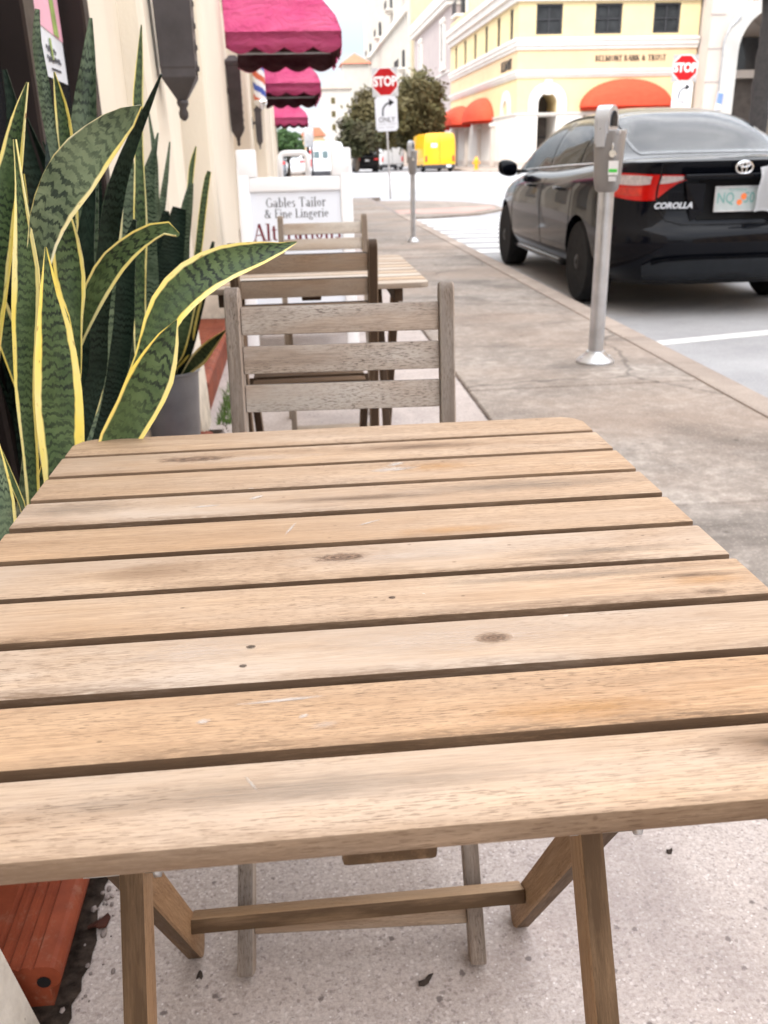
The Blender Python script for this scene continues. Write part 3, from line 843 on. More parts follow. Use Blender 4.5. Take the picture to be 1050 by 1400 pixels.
# barber pole
t = thing('barber_pole', 'blue, red and white spiral barber pole on the cream wall', 'barber pole', (-.318, 10.75, 1.60))
bm = bmesh.new()
n, m_, H_ = 24, 60, .52
V = [[bm.verts.new((0.066 * math.cos(2 * math.pi * i / n), .066 * math.sin(2 * math.pi * i / n), H_ * j / m_)) for j in range(m_ + 1)] for i in range(n)]
for i in range(n):
    for j in range(m_):
        f = bm.faces.new((V[i][j], V[(i + 1) % n][j], V[(i + 1) % n][j + 1], V[i][j + 1]))
        k = (j / m_ * 2.1 + i / n) % 1.0
        f.material_index = 1 if k < .26 else (2 if .5 < k < .76 else 0)
obj('glass_cylinder', bm, None, t, True, mats=[M['white'], M['blue'], M['barred']])
for nm, z, d in (('bottom_cap', 0, -1), ('top_cap', H_, 1)):
    bm = bmesh.new(); lathe(bm, [(.076, z), (.076, z + d * .035), (.06, z + d * .055), (.035, z + d * .09), (.01, z + d * .10)], n=24)
    obj(nm, bm, M['chrome'], t, True)
bm = bmesh.new(); box(bm, (0, .09, .05), (.03, .12, .04)); box(bm, (0, .09, .46), (.03, .12, .04)); obj('bracket', bm, M['chrome'], t)

# pink awnings: bowed canvas, scalloped valances, lining with shade painted into its maroon
def awning(name, loc, length, prof, mat, lining, label, val=.14, ns=6, group='pink awnings over the shopfronts', rotz=0, frame=True, sag=.0):
    """prof: (out, z) from the wall top to the outer edge; length runs along local +Y"""
    t = thing(name, label, 'awning', loc, rotz, group)
    bm = bmesh.new()
    ny = 13
    def wob(i, j): return .012 * math.sin(i * 2.1 + j * .9) * (1 if 0 < j < ny - 1 else .3)
    grid(bm, lambda i, j: (prof[i][0], length * j / (ny - 1), prof[i][1] + wob(i, j) * .6), len(prof), ny)
    xo, zo = prof[-1]; xi, zi = prof[0]
    for yy in (0, length):      # end gussets
        vs = [bm.verts.new((x, yy, z)) for x, z in prof] + [bm.verts.new((xi, yy, zo))]
        bm.faces.new(vs)
    bmesh.ops.remove_doubles(bm, verts=bm.verts, dist=.001)
    bmesh.ops.solidify(bm, geom=list(bm.faces), thickness=.006)
    obj('canopy', bm, mat, t, True, angle=40)
    def valance(p0, p1, inner):
      for layer in (0, 1):
        bm = bmesh.new()
        p0, p1 = Vector(p0), Vector(p1); L = (p1 - p0).length; k = max(3, round(L / .22)); n = k * 8
        nrm = Vector((0, 0, 1)).cross((p1 - p0).normalized()); lay = nrm * (.007 * layer)
        rows = []
        for i in range(n + 1):
            q = p0.lerp(p1, i / n); s = abs(math.sin(math.pi * k * i / n))
            w = nrm * (.010 * math.sin(i * .55))
            rows.append([bm.verts.new(q + lay + Vector((0, 0, .004 - .006 * layer))), bm.verts.new(q + lay + w * .6 - Vector((0, 0, val * .5))), bm.verts.new(q + lay + w - Vector((0, 0, val * .70 - .004 * layer + val * .30 * s)))])
        for a, b in zip(rows, rows[1:]):
            for j in range(2): bm.faces.new((a[j], b[j], b[j + 1], a[j + 1]))
        bmesh.ops.solidify(bm, geom=list(bm.faces), thickness=.005)
        obj('valance', bm, inner if layer == 0 else (lining or inner), t, True)
    if val:
        valance((xi, 0, zo), (xo, 0, zo), mat)
        valance((xo, 0, zo), (xo, length, zo), mat)
        valance((xo, length, zo), (xi, length, zo), mat)
    if lining:
        bm = bmesh.new()
        q = [(x - .012, z - .014) for x, z in prof]
        grid(bm, lambda i, j: (q[i][0], .012 + (length - .024) * j / 3, q[i][1]), len(q), 4)
        for yy in (.012, length - .012):
            bm.faces.new([bm.verts.new((x, yy, z)) for x, z in q] + [bm.verts.new((xi, yy, zo))])
        obj('lining', bm, lining, t, True, angle=40)
    if frame:
        bm = bmesh.new()
        for y in (.03, length - .03): tube(bm, [(xi, y, zo + .01), (xo - .02, y, zo + .01)], .011, 8)
        tube(bm, [(xo - .02, .03, zo + .01), (xo - .02, length - .03, zo + .01)], .011, 8)
        obj('frame', bm, M['galv'], t)
    return t
pp = [(0, .52), (.10, .50), (.25, .455), (.44, .375), (.58, .29), (.70, .20), (.79, .10), (.83, 0.0)]
awning('awning', (-.43, 7.16, 1.845), 1.55, pp, M['pink_fabric'], M['maroon_shade_fabric'], 'nearest and largest pink awning, jutting from the cream wall')
awning('awning', (-.46, 12.0, 1.85), 3.0, [(x * 1.03, z * .95) for x, z in pp], M['pink_fabric'], M['maroon_shade_fabric'], 'middle pink awning, right behind the barber pole')
awning('awning', (-.46, 21.8, 1.84), 2.0, [(x * 1.03, z * .90) for x, z in pp], M['pink_fabric'], M['maroon_shade_fabric'], 'farthest and smallest pink awning along the cream wall', val=.17)

# unseen blocks opposite and behind, added to darken reflections and cut sky light
def block(label, x0, x1, y0, y1, h, m, face, n, floors):
    t = thing('unseen_building', label, 'building', ((x0 + x1) / 2, (y0 + y1) / 2, 0))
    obj('wall', newbox((0, 0, h / 2), (x1 - x0, y1 - y0, h)), m, t)
    obj('cornice', newbox((0, 0, h - .5), (x1 - x0 + .7, y1 - y0 + .7, .6), .05), M['trim'], t)
    for f in range(floors):
        for k in range(n):
            z = 2.0 + f * 3.4
            if face == 'W':
                y = -(y1 - y0) / 2 + (k + .5) * (y1 - y0) / n; c, s_ = ((x0 - x1) / 2 - .02, y, z), (.1, 1.5, 2.0)
            else:
                x = -(x1 - x0) / 2 + (k + .5) * (x1 - x0) / n; c, s_ = (x, (y1 - y0) / 2 + .02, z), (1.5, .1, 2.0)
            w = obj('window', newbox(c, (s_[0] + .2, s_[1] + .2, s_[2] + .2) if False else s_, .01), M['blindglass'], t)
    return t
block('unseen tall peach building added on the opposite side to darken reflections', 14.6, 30, -46, 19.5, 11, M['bank_peach'], 'W', 16, 3)
block('unseen cream building added to close the street behind and darken reflections', -8, 14, -94, -72, 12, M['stone'], 'N', 6, 4)

# ------------------------------------------------------------------ wooden bistro furniture
def board(name, p0, p1, width, thick, mat, parent, up=(0, 0, 1), bev=.003, color=(0, 0, 0, 1), seg=2, rnd=False):
    """a plank from p0 to p1; local X runs along the grain, Y = width, Z = thickness (towards 'up')"""
    p0, p1, up = Vector(p0), Vector(p1), Vector(up)
    x = (p1 - p0); L = x.length; x.normalize()
    z = (up - x * up.dot(x)).normalized(); y = z.cross(x)
    bm = bmesh.new()
    if rnd:     # rounded far end in the width plane
        pl = [(-L / 2, -width / 2), (L / 2 - width * .4, -width / 2)]
        for k in range(1, 8): pl.append((L / 2 - width * .4 + width * .4 * math.sin(k * math.pi / 8), -width / 2 * math.cos(k * math.pi / 8)))
        pl += [(L / 2 - width * .4, width / 2), (-L / 2, width / 2)]
        prism(bm, pl, -thick / 2, thick / 2, 'XY')
        bmesh.ops.bevel(bm, geom=list(bm.edges), offset=bev * .7, segments=1, affect='EDGES')
    else:
        box(bm, (0, 0, 0), (L, width, thick), bev, seg)
    o = obj(name, bm, mat, parent, True, angle=35)
    Mx = Matrix((x, y, z)).transposed().to_4x4(); Mx.translation = (p0 + p1) / 2
    o.matrix_local = Mx
    o.color = color
    return o

SL, PT, SWD, ST = .6035, .0700, .0612, .0140
def make_table(loc, label, top, leg, group, detail=True):
    t = thing('slatted_table', label, 'table', loc, 0, group)
    z = .71
    slats = []
    tints = [(.05, .0), (.15, .10), (.0, .25), (.55, .10), (.05, .35), (.45, .05), (.20, .30), (.75, .0), (.0, .95), (.30, .10)]
    for i in range(10):          # slat 1 is the far one
        yc = (9.5 - i) * PT
        zz = z - ST / 2 + (random.uniform(-.0006, .0006) if detail else 0)
        rz = random.uniform(-.0012, .0012) if detail else 0
        if i in (0, 9):
            c = .022
            s = 1 if i == 0 else -1
            pl = [(-SL/2, -s*SWD/2), (SL/2, -s*SWD/2), (SL/2, s*(SWD/2 - c)), (SL/2 - c*.35, s*(SWD/2 - c*.35)), (SL/2 - c, s*SWD/2), (-SL/2 + c, s*SWD/2), (-SL/2 + c*.35, s*(SWD/2 - c*.35)), (-SL/2, s*(SWD/2 - c))]
            bm = bmesh.new(); prism(bm, pl, -ST/2, ST/2, 'XY')
            bmesh.ops.recalc_face_normals(bm, faces=bm.faces)
            bmesh.ops.bevel(bm, geom=list(bm.edges), offset=.0022, segments=2, profile=.5, affect='EDGES')
        else:
            bm = bmesh.new(); box(bm, (0, 0, 0), (SL, SWD, ST), .0022, 2)
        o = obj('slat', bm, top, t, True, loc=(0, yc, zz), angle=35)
        o.rotation_euler = (0, 0, rz)
        o.color = (tints[i][0], tints[i][1], 0.55 if i == 9 else (.45 if i < 3 else 0), 1)
        slats.append(o)
    zb = z - ST - .002
    # battens under the slats, aprons
    for x in (-.225, .255 - .03):
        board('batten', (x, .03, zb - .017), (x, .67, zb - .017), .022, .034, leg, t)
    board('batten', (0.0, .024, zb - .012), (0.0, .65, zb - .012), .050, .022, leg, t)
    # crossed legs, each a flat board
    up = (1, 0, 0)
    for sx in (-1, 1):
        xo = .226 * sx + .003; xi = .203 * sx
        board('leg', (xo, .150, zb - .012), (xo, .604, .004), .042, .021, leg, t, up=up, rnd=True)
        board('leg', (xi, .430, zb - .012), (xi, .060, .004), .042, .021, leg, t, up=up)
    board('stretcher', (-.214, .545, .105), (.218, .545, .105), .036, .019, leg, t, up=(0, .5, 1))
    board('stretcher', (-.192, .115, .15), (.192, .115, .15), .034, .018, leg, t, up=(0, .6, 1))
    if detail:
        def mark(nm, i, x, y, rx, ry, mat, rot=0):
            bm = bmesh.new()
            bmesh.ops.create_circle(bm, cap_ends=True, segments=28, radius=1.0)
            o = obj(nm, bm, M[mat], slats[i]); o.location = (x, y - (9.5 - i) * PT, ST / 2 + .0004); o.scale = (rx, ry, 1); o.rotation_euler = (0, 0, rot)
        for q in (('paint_splash', 2, .058, .530, .030, .009, 'd_white', .15), ('stain', 2, .098, .531, .050, .017, 'd_orange'), ('paint_splash', 2, .060, .545, .012, .006, 'd_white', .5),
                  ('stain', 4, .095, .365, .07, .011, 'd_orange'), ('stain', 6, .262, .242, .036, .011, 'd_orange'), ('stain', 6, .255, .250, .06, .006, 'd_dark'), ('stain', 6, .258, .222, .016, .006, 'd_dark'), ('stain', 6, .17, .262, .13, .008, 'd_grey'),
                  ('knot', 7, .0859, .178, .0135, .0075, 'd_knot'), ('stain', 7, .06, .18, .10, .024, 'd_pale'), ('stain', 7, -.11, .186, .05, .018, 'd_pale'), ('knot', 5, -.009, .322, .026, .009, 'd_knot'), ('stain', 5, .05, .318, .10, .014, 'd_pale'), ('stain', 5, .2, .305, .10, .010, 'd_grey'),
                  ('knot', 1, -.155, .598, .046, .011, 'd_knot'), ('stain', 1, .09, .603, .10, .012, 'd_dark'), ('stain', 1, -.10, .590, .10, .014, 'd_pale'), ('stain', 3, -.255, .463, .07, .022, 'd_grey'), ('stain', 3, .17, .462, .16, .018, 'd_grey'), ('stain', 3, .02, .452, .12, .010, 'd_dark'),
                  ('scratch', 4, -.050, .388, .0018, .016, 'd_white', -.35), ('scratch', 4, .02, .392, .015, .002, 'd_white', .5), ('scratch', 3, -.083, .468, .010, .004, 'd_white', .7), ('scratch', 3, -.13, .452, .016, .003, 'd_white', .1),
                  ('scratch', 8, -.055, .122, .030, .0022, 'd_white', .05), ('scratch', 8, -.042, .104, .004, .0025, 'd_white', .5), ('scratch', 8, -.10, .106, .005, .003, 'd_white', .2), ('scratch', 8, -.03, .094, .010, .004, 'd_pale', .2), ('stain', 8, .116, .092, .07, .012, 'd_orange'),
                  ('scratch', 9, -.0697, .047, .0012, .009, 'd_white', .5), ('stain', 9, -.05, .04, .16, .014, 'd_grey'),
                  ('nail_hole', 7, -.076, .1876, .0035, .0025, 'd_nail'), ('nail_hole', 7, -.080, .1642, .0028, .002, 'd_nail'), ('nail_hole', 6, .0246, .2446, .003, .0022, 'd_nail')):
            mark(*q)
    bm = bmesh.new()
    for sx in (-1, 1): lathe(bm, [(.004, -.03), (.004, .03), (.008, .03), (.008, .036)], (.215 * sx, .285, .44), 10, 'X')
    obj('pivot_bolt', bm, M['galv'], t, True)
    return t
TX = .030
near_table = make_table((TX, .3325, 0), 'nearest slatted wooden table with a pale worn top, in the foreground', M['table_wood'], M['leg_wood'], 'slatted bistro tables')
far_table = make_table((.028, 2.285, 0), 'second, smaller looking slatted table between the two farther chairs', M['pale_wood'], M['brown_wood'], 'slatted bistro tables', False)

def make_chair(label, wood1, wood2, loc, rotz, group, W=.36, H=.825):
    """origin under the seat; the back stands at +Y, the sitter faces -Y"""
    t = thing('folding_chair', label, 'chair', loc, rotz, group)
    y_top, y_foot = .28, .13
    p = lambda z: y_foot + (y_top - y_foot) * z / H
    lean = Vector((0, y_top - y_foot, H)).normalized()
    nrm = Vector((0, lean.z, -lean.y))
    wi = .330
    for sx in (-1, 1):
        x = sx * (W / 2 - .0115)
        board('back_post', (x, y_foot, .0), (x, y_top, H), .040, .023, wood1, t, up=(1, 0, 0), rnd=True, color=(.5, 0, 0, 1))
        xi = sx * (wi / 2 - .0105)
        board('front_leg', (xi, .085, .438), (xi, -.28, .003), .038, .021, wood1, t, up=(1, 0, 0), color=(.6, 0, 0, 1))
    for k, zc in enumerate((H - .052, H - .112, H - .172)):
        a = Vector((0, p(zc), zc))
        board('back_slat', a + Vector((-(W/2 - .0235), 0, 0)), a + Vector((W/2 - .0235, 0, 0)), .044, .014, wood1, t, up=nrm, color=(random.uniform(.2, .6), 0, 0, 1))
    for k in range(5):
        y = -.155 + k * .062
        board('seat_slat', (-(W/2 - .026), y, .452 - .004 * k), (W/2 - .026, y, .452 - .004 * k), .052, .016, wood1, t, color=(.2, .1, 0, 1))
    for sx in (-1, 1):
        xr = sx * (W / 2 - .035)
        board('seat_rail', (xr, -.18, .430), (xr, .19, .407), .026, .020, wood2, t, up=(1, 0, 0))
    zs = .052; ys = -.28 + .365 * zs / .435
    board('stretcher', (-(wi/2 - .021), ys, zs), (wi/2 - .021, ys, zs), .032, .017, wood2, t, up=(0, .77, -.64), color=(.4, 0, 0, 1))
    zs = .20
    board('stretcher', (-(W/2 - .0235), p(zs), zs), (W/2 - .0235, p(zs), zs), .036, .016, wood2, t, up=nrm)
    bm = bmesh.new()
    for sx in (-1, 1):
        lathe(bm, [(.0035, -.026), (.0035, .026), (.009, .026), (.009, .031)], (sx * (W/2 - .020), p(.40), .40), 10, 'X')
    obj('pivot_bolt', bm, M['galv'], t, True)
    return t
CG = 'wooden folding chairs around the bistro tables'
chair1 = make_chair('grey weathered folding chair pushed under the far side of the nearest table', M['grey_wood'], M['brown_wood'], (.047, 1.150, 0), R(-3), CG)
chair2 = make_chair('browner folding chair standing back to back with the grey weathered chair', M['brown_wood'], M['brown_wood'], (.012, 2.500, 0), math.pi, CG)
chair3 = make_chair('pale folding chair farthest along, right in front of the white sign board', M['pale_wood'], M['pale_wood'], (.105, 3.48, 0), 0, CG, H=.795)

# ------------------------------------------------------------------ A-frame sign board
t = thing('sign_board', 'white plastic folding sign board with tailor lettering on the footway', 'sign board', (.005, 5.28, 0))
def panel_xf(o, front=True):
    # panel leans back: foot at y=-.24, top at y=0
    a = math.atan2(.24, 1.05)
    o.rotation_euler = (-a if front else a, 0, 0)
    o.location = (0, -.24 if front else .24, 0)
    return o
def apanel(front):
    d = 0 if front else 0
    bm = bmesh.new()
    h = 1.077; w = .315; th = .022
    box(bm, (-w + .033, 0, h * .46), (.066, .044, h * .92), .010, 2)
    box(bm, (w - .033, 0, h * .46), (.066, .044, h * .92), .010, 2)
    box(bm, (0, 0, .895), (2 * w - .13, .040, .075), .008, 2)
    box(bm, (0, 0, .17), (2 * w - .13, .040, .06), .008, 2)
    box(bm, (-w + .055, 0, h - .07), (.11, .044, .15), .012, 2)      # raised corners
    box(bm, (w - .055, 0, h - .07), (.11, .044, .15), .012, 2)
    fr = panel_xf(obj('frame', bm, M['white'], t, True, angle=40), front)
    bm = bmesh.new(); box(bm, (0, .004, .53), (2 * w - .12, .014, .70), .002)
    panel_xf(obj('face_panel', bm, M['signwhite'], t), front)
    return fr
apanel(True); apanel(False)
bm = bmesh.new()
prof = []
for sx, zz in ((-1, 0), (1, 0)): pass
pts = [(-.076, 0, .93), (-.076, 0, 1.03)] + [(-.076 + .03 * (1 - math.cos(q)), 0, 1.03 + .03 * math.sin(q)) for q in (.5, 1.0, 1.57)] + [(.046 + .03 * math.sin(q), 0, 1.03 + .03 * math.cos(q)) for q in (0, .5, 1.0, 1.57)] + [(.076, 0, .93)]
tube(bm, pts, .016, 10)
panel_xf(obj('handle', bm, M['white'], t, True), True)
def sign_line(txt, size, z, mat, thick):
    tot = sum(GLY[c][0] + .035 for c in txt) * size
    x = -tot / 2
    for wd in txt.split(' '):
        bm = bmesh.new()
        w = serif_text(bm, wd, size, x, 'L', .035, thick)
        x += w + (GLY[' '][0] + .035) * size
        bmesh.ops.translate(bm, vec=(0, -.0042, z), verts=bm.verts)
        panel_xf(obj('lettering', bm, mat, t), True)
sign_line('Gables Tailor', .052, .775, M['greyink'], 1.1)
sign_line('& Fine Lingerie', .048, .718, M['greyink'], 1.1)
sign_line('Alterations', .092, .598, M['burgundy'], 1.25)

# ------------------------------------------------------------------ snake plants
LEAVES = [
(0,0,-0.30,[(-0.352,1.050,0.555,0.0074),(-0.336,1.054,0.669,0.0098),(-0.329,1.059,0.759,0.0147),(-0.317,1.063,0.835,0.0169),(-0.307,1.067,0.892,0.0166),(-0.303,1.071,0.955,0.0090),(-0.301,1.076,1.000,0.0040),(-0.300,1.080,1.037,0.0016)]),
(0,0,0.25,[(-0.307,1.030,0.561,0.0163),(-0.296,1.032,0.656,0.0228),(-0.289,1.033,0.728,0.0257),(-0.283,1.035,0.780,0.0245),(-0.279,1.037,0.830,0.0199),(-0.278,1.038,0.878,0.0106),(-0.275,1.040,0.927,0.0008)]),
(0,0,0.10,[(-0.283,1.120,0.760,0.0037),(-0.275,1.124,0.831,0.0072),(-0.275,1.128,0.866,0.0151),(-0.275,1.132,0.900,0.0176),(-0.274,1.136,0.937,0.0131),(-0.272,1.140,0.973,0.0009)]),
(0,3,0.35,[(-0.338,1.100,0.730,0.0072),(-0.315,1.089,0.839,0.0104),(-0.293,1.077,0.914,0.0142),(-0.270,1.066,0.963,0.0211),(-0.233,1.054,1.006,0.0253),(-0.191,1.043,1.040,0.0178),(-0.166,1.031,1.056,0.0099),(-0.152,1.020,1.065,0.0008)]),
(0,0,-0.20,[(-0.398,1.150,0.795,0.0202),(-0.371,1.150,0.884,0.0214),(-0.350,1.150,0.951,0.0201),(-0.328,1.150,1.012,0.0154),(-0.310,1.150,1.062,0.0084),(-0.295,1.150,1.098,0.0008)]),
(0,0,0.40,[(-0.325,1.180,0.708,0.0058),(-0.295,1.166,0.788,0.0085),(-0.265,1.151,0.844,0.0128),(-0.231,1.137,0.891,0.0151),(-0.195,1.123,0.920,0.0122),(-0.166,1.109,0.935,0.0095),(-0.147,1.094,0.938,0.0076),(-0.136,1.080,0.932,0.0025)]),
(0,0,0.20,[(-0.252,1.050,0.666,0.0089),(-0.220,1.059,0.735,0.0106),(-0.187,1.068,0.794,0.0139),(-0.158,1.076,0.848,0.0207),(-0.127,1.085,0.877,0.0233),(-0.089,1.094,0.896,0.0208),(-0.050,1.103,0.906,0.0148),(-0.019,1.111,0.912,0.0061),(-0.001,1.120,0.917,0.0009)]),
(0,0,0.15,[(-0.248,1.020,0.657,0.0140),(-0.225,1.022,0.701,0.0207),(-0.196,1.023,0.744,0.0238),(-0.175,1.025,0.781,0.0253),(-0.158,1.027,0.814,0.0167),(-0.146,1.028,0.836,0.0066),(-0.141,1.030,0.844,0.0008)]),
(1,1,0.10,[(-0.385,1.550,0.662,0.0203),(-0.364,1.558,0.809,0.0233),(-0.349,1.567,0.925,0.0252),(-0.335,1.575,1.014,0.0224),(-0.324,1.583,1.090,0.0186),(-0.310,1.592,1.163,0.0103),(-0.300,1.600,1.220,0.0023)]),
(1,1,0.30,[(-0.378,1.500,0.795,0.0071),(-0.364,1.503,0.951,0.0069),(-0.363,1.507,1.015,0.0068),(-0.365,1.510,1.077,0.0089),(-0.366,1.513,1.137,0.0087),(-0.367,1.517,1.181,0.0065),(-0.360,1.520,1.222,0.0032)]),
(1,0,0.00,[(-0.373,1.520,0.791,0.0096),(-0.357,1.520,0.928,0.0128),(-0.348,1.520,1.025,0.0125),(-0.346,1.520,1.087,0.0100),(-0.349,1.520,1.139,0.0011)]),
(2,0,0.20,[(-0.354,1.900,0.546,0.0141),(-0.331,1.908,0.760,0.0136),(-0.313,1.917,0.903,0.0133),(-0.300,1.925,1.039,0.0087),(-0.294,1.933,1.118,0.0100),(-0.284,1.942,1.182,0.0071),(-0.273,1.950,1.253,0.0014)]),
(0,2,0.50,[(-0.304,1.300,0.718,0.0128),(-0.281,1.283,0.814,0.0133),(-0.256,1.267,0.904,0.0128),(-0.232,1.250,0.973,0.0114),(-0.205,1.233,1.025,0.0083),(-0.176,1.217,1.070,0.0045),(-0.151,1.200,1.108,0.0009)]),
(2,1,0.10,[(-0.393,1.950,0.502,0.0259),(-0.360,1.960,0.723,0.0297),(-0.345,1.970,0.857,0.0291),(-0.339,1.980,0.943,0.0227),(-0.333,1.990,0.999,0.0090),(-0.327,2.000,1.034,0.0015)]),
(3,1,0.00,[(-0.490,2.900,0.467,0.0329),(-0.455,2.913,0.759,0.0386),(-0.434,2.925,0.908,0.0224),(-0.416,2.938,1.022,0.0089),(-0.420,2.950,1.153,0.0022)]),
(3,1,0.20,[(-0.472,2.900,0.466,0.0118),(-0.452,2.913,0.670,0.0138),(-0.422,2.925,0.822,0.0113),(-0.392,2.938,0.948,0.0089),(-0.367,2.950,1.064,0.0022)]),
(3,0,0.10,[(-0.442,2.950,0.455,0.0216),(-0.423,2.958,0.571,0.0237),(-0.381,2.967,0.751,0.0209),(-0.349,2.975,0.849,0.0161),(-0.326,2.983,0.924,0.0091),(-0.311,2.992,0.998,0.0091),(-0.295,3.000,1.050,0.0023)]),
(3,0,0.30,[(-0.390,2.950,0.477,0.0144),(-0.362,2.950,0.570,0.0142),(-0.318,2.950,0.729,0.0116),(-0.289,2.950,0.860,0.0114),(-0.263,2.950,0.966,0.0090),(-0.257,2.950,0.978,0.0067)]),
(3,2,0.20,[(-0.455,2.850,0.428,0.0326),(-0.405,2.850,0.654,0.0407),(-0.373,2.850,0.783,0.0333),(-0.350,2.850,0.871,0.0220),(-0.347,2.850,0.879,0.0198)]),
(3,0,0.30,[(-0.383,2.950,0.367,0.0146),(-0.342,2.917,0.409,0.0239),(-0.291,2.883,0.462,0.0165),(-0.243,2.850,0.508,0.0023)]),
(0,3,-0.20,[(-0.356,0.950,0.564,0.0151),(-0.349,0.957,0.615,0.0141),(-0.344,0.965,0.656,0.0115),(-0.344,0.972,0.689,0.0082),(-0.344,0.980,0.725,0.0008)]),
(0,0,0.60,[(-0.337,1.000,0.596,0.0026),(-0.338,1.000,0.642,0.0034),(-0.345,1.000,0.679,0.0034),(-0.350,1.000,0.713,0.0008)]),
(1,2,0.00,[(-0.503,1.600,0.784,0.0201),(-0.473,1.600,0.927,0.0183),(-0.451,1.600,1.017,0.0143),(-0.440,1.600,1.093,0.0093),(-0.443,1.600,1.150,0.0034)]),
(1,2,0.30,[(-0.465,1.700,0.767,0.0188),(-0.451,1.700,0.883,0.0183),(-0.450,1.700,0.981,0.0153),(-0.455,1.700,1.040,0.0101),(-0.455,1.700,1.086,0.0025)]),
(1,3,0.20,[(-0.419,1.450,0.688,0.0094),(-0.399,1.442,0.827,0.0102),(-0.381,1.435,0.903,0.0088),(-0.366,1.427,0.945,0.0065),(-0.357,1.420,0.973,0.0011)]),
(1,1,0.10,[(-0.386,1.800,0.542,0.0239),(-0.365,1.800,0.719,0.0245),(-0.357,1.800,0.844,0.0210),(-0.352,1.800,0.924,0.0124),(-0.342,1.800,0.976,0.0027)]),
(1,2,0.10,[(-0.438,1.900,0.518,0.0236),(-0.424,1.900,0.705,0.0243),(-0.409,1.900,0.850,0.0206),(-0.406,1.900,0.934,0.0116),(-0.404,1.900,0.988,0.0029)]),
(2,1,0.15,[(-0.355,1.980,0.592,0.0275),(-0.334,1.988,0.749,0.0300),(-0.323,1.996,0.869,0.0279),(-0.309,2.004,0.955,0.0183),(-0.288,2.012,1.019,0.0076),(-0.273,2.020,1.065,0.0015)]),
(3,1,-0.20,[(-0.419,2.920,0.436,0.0214),(-0.382,2.928,0.620,0.0280),(-0.357,2.935,0.776,0.0252),(-0.333,2.942,0.879,0.0181),(-0.314,2.950,0.946,0.0068)]),
(3,2,0.30,[(-0.448,2.850,0.428,0.0233),(-0.436,2.850,0.633,0.0317),(-0.408,2.850,0.784,0.0266),(-0.387,2.850,0.872,0.0088)]),
(3,0,0.50,[(-0.390,2.950,0.429,0.0193),(-0.355,2.950,0.546,0.0214),(-0.325,2.950,0.611,0.0141),(-0.290,2.950,0.678,0.0047)]),
(3,2,0.20,[(-0.376,2.950,0.428,0.0120),(-0.331,2.967,0.566,0.0143),(-0.296,2.983,0.679,0.0118),(-0.268,3.000,0.767,0.0047)]),
(1,3,0.20,[(-0.385,1.750,0.586,0.0202),(-0.365,1.758,0.727,0.0239),(-0.353,1.765,0.848,0.0206),(-0.331,1.772,0.938,0.0135),(-0.315,1.780,0.991,0.0027)]),
(0,2,0.10,[(-0.338,1.350,0.685,0.0111),(-0.316,1.350,0.794,0.0140),(-0.303,1.350,0.898,0.0126),(-0.285,1.350,0.966,0.0072),(-0.277,1.350,0.997,0.0020)]),
(0,2,0.10,[(-0.300,1.350,0.660,0.0134),(-0.266,1.350,0.771,0.0152),(-0.251,1.350,0.855,0.0128),(-0.235,1.350,0.916,0.0063),(-0.228,1.350,0.935,0.0021)]),
(3,0,0.30,[(-0.402,2.900,0.439,0.0189),(-0.342,2.900,0.623,0.0231),(-0.313,2.900,0.685,0.0138),(-0.285,2.900,0.733,0.0023)]),
]

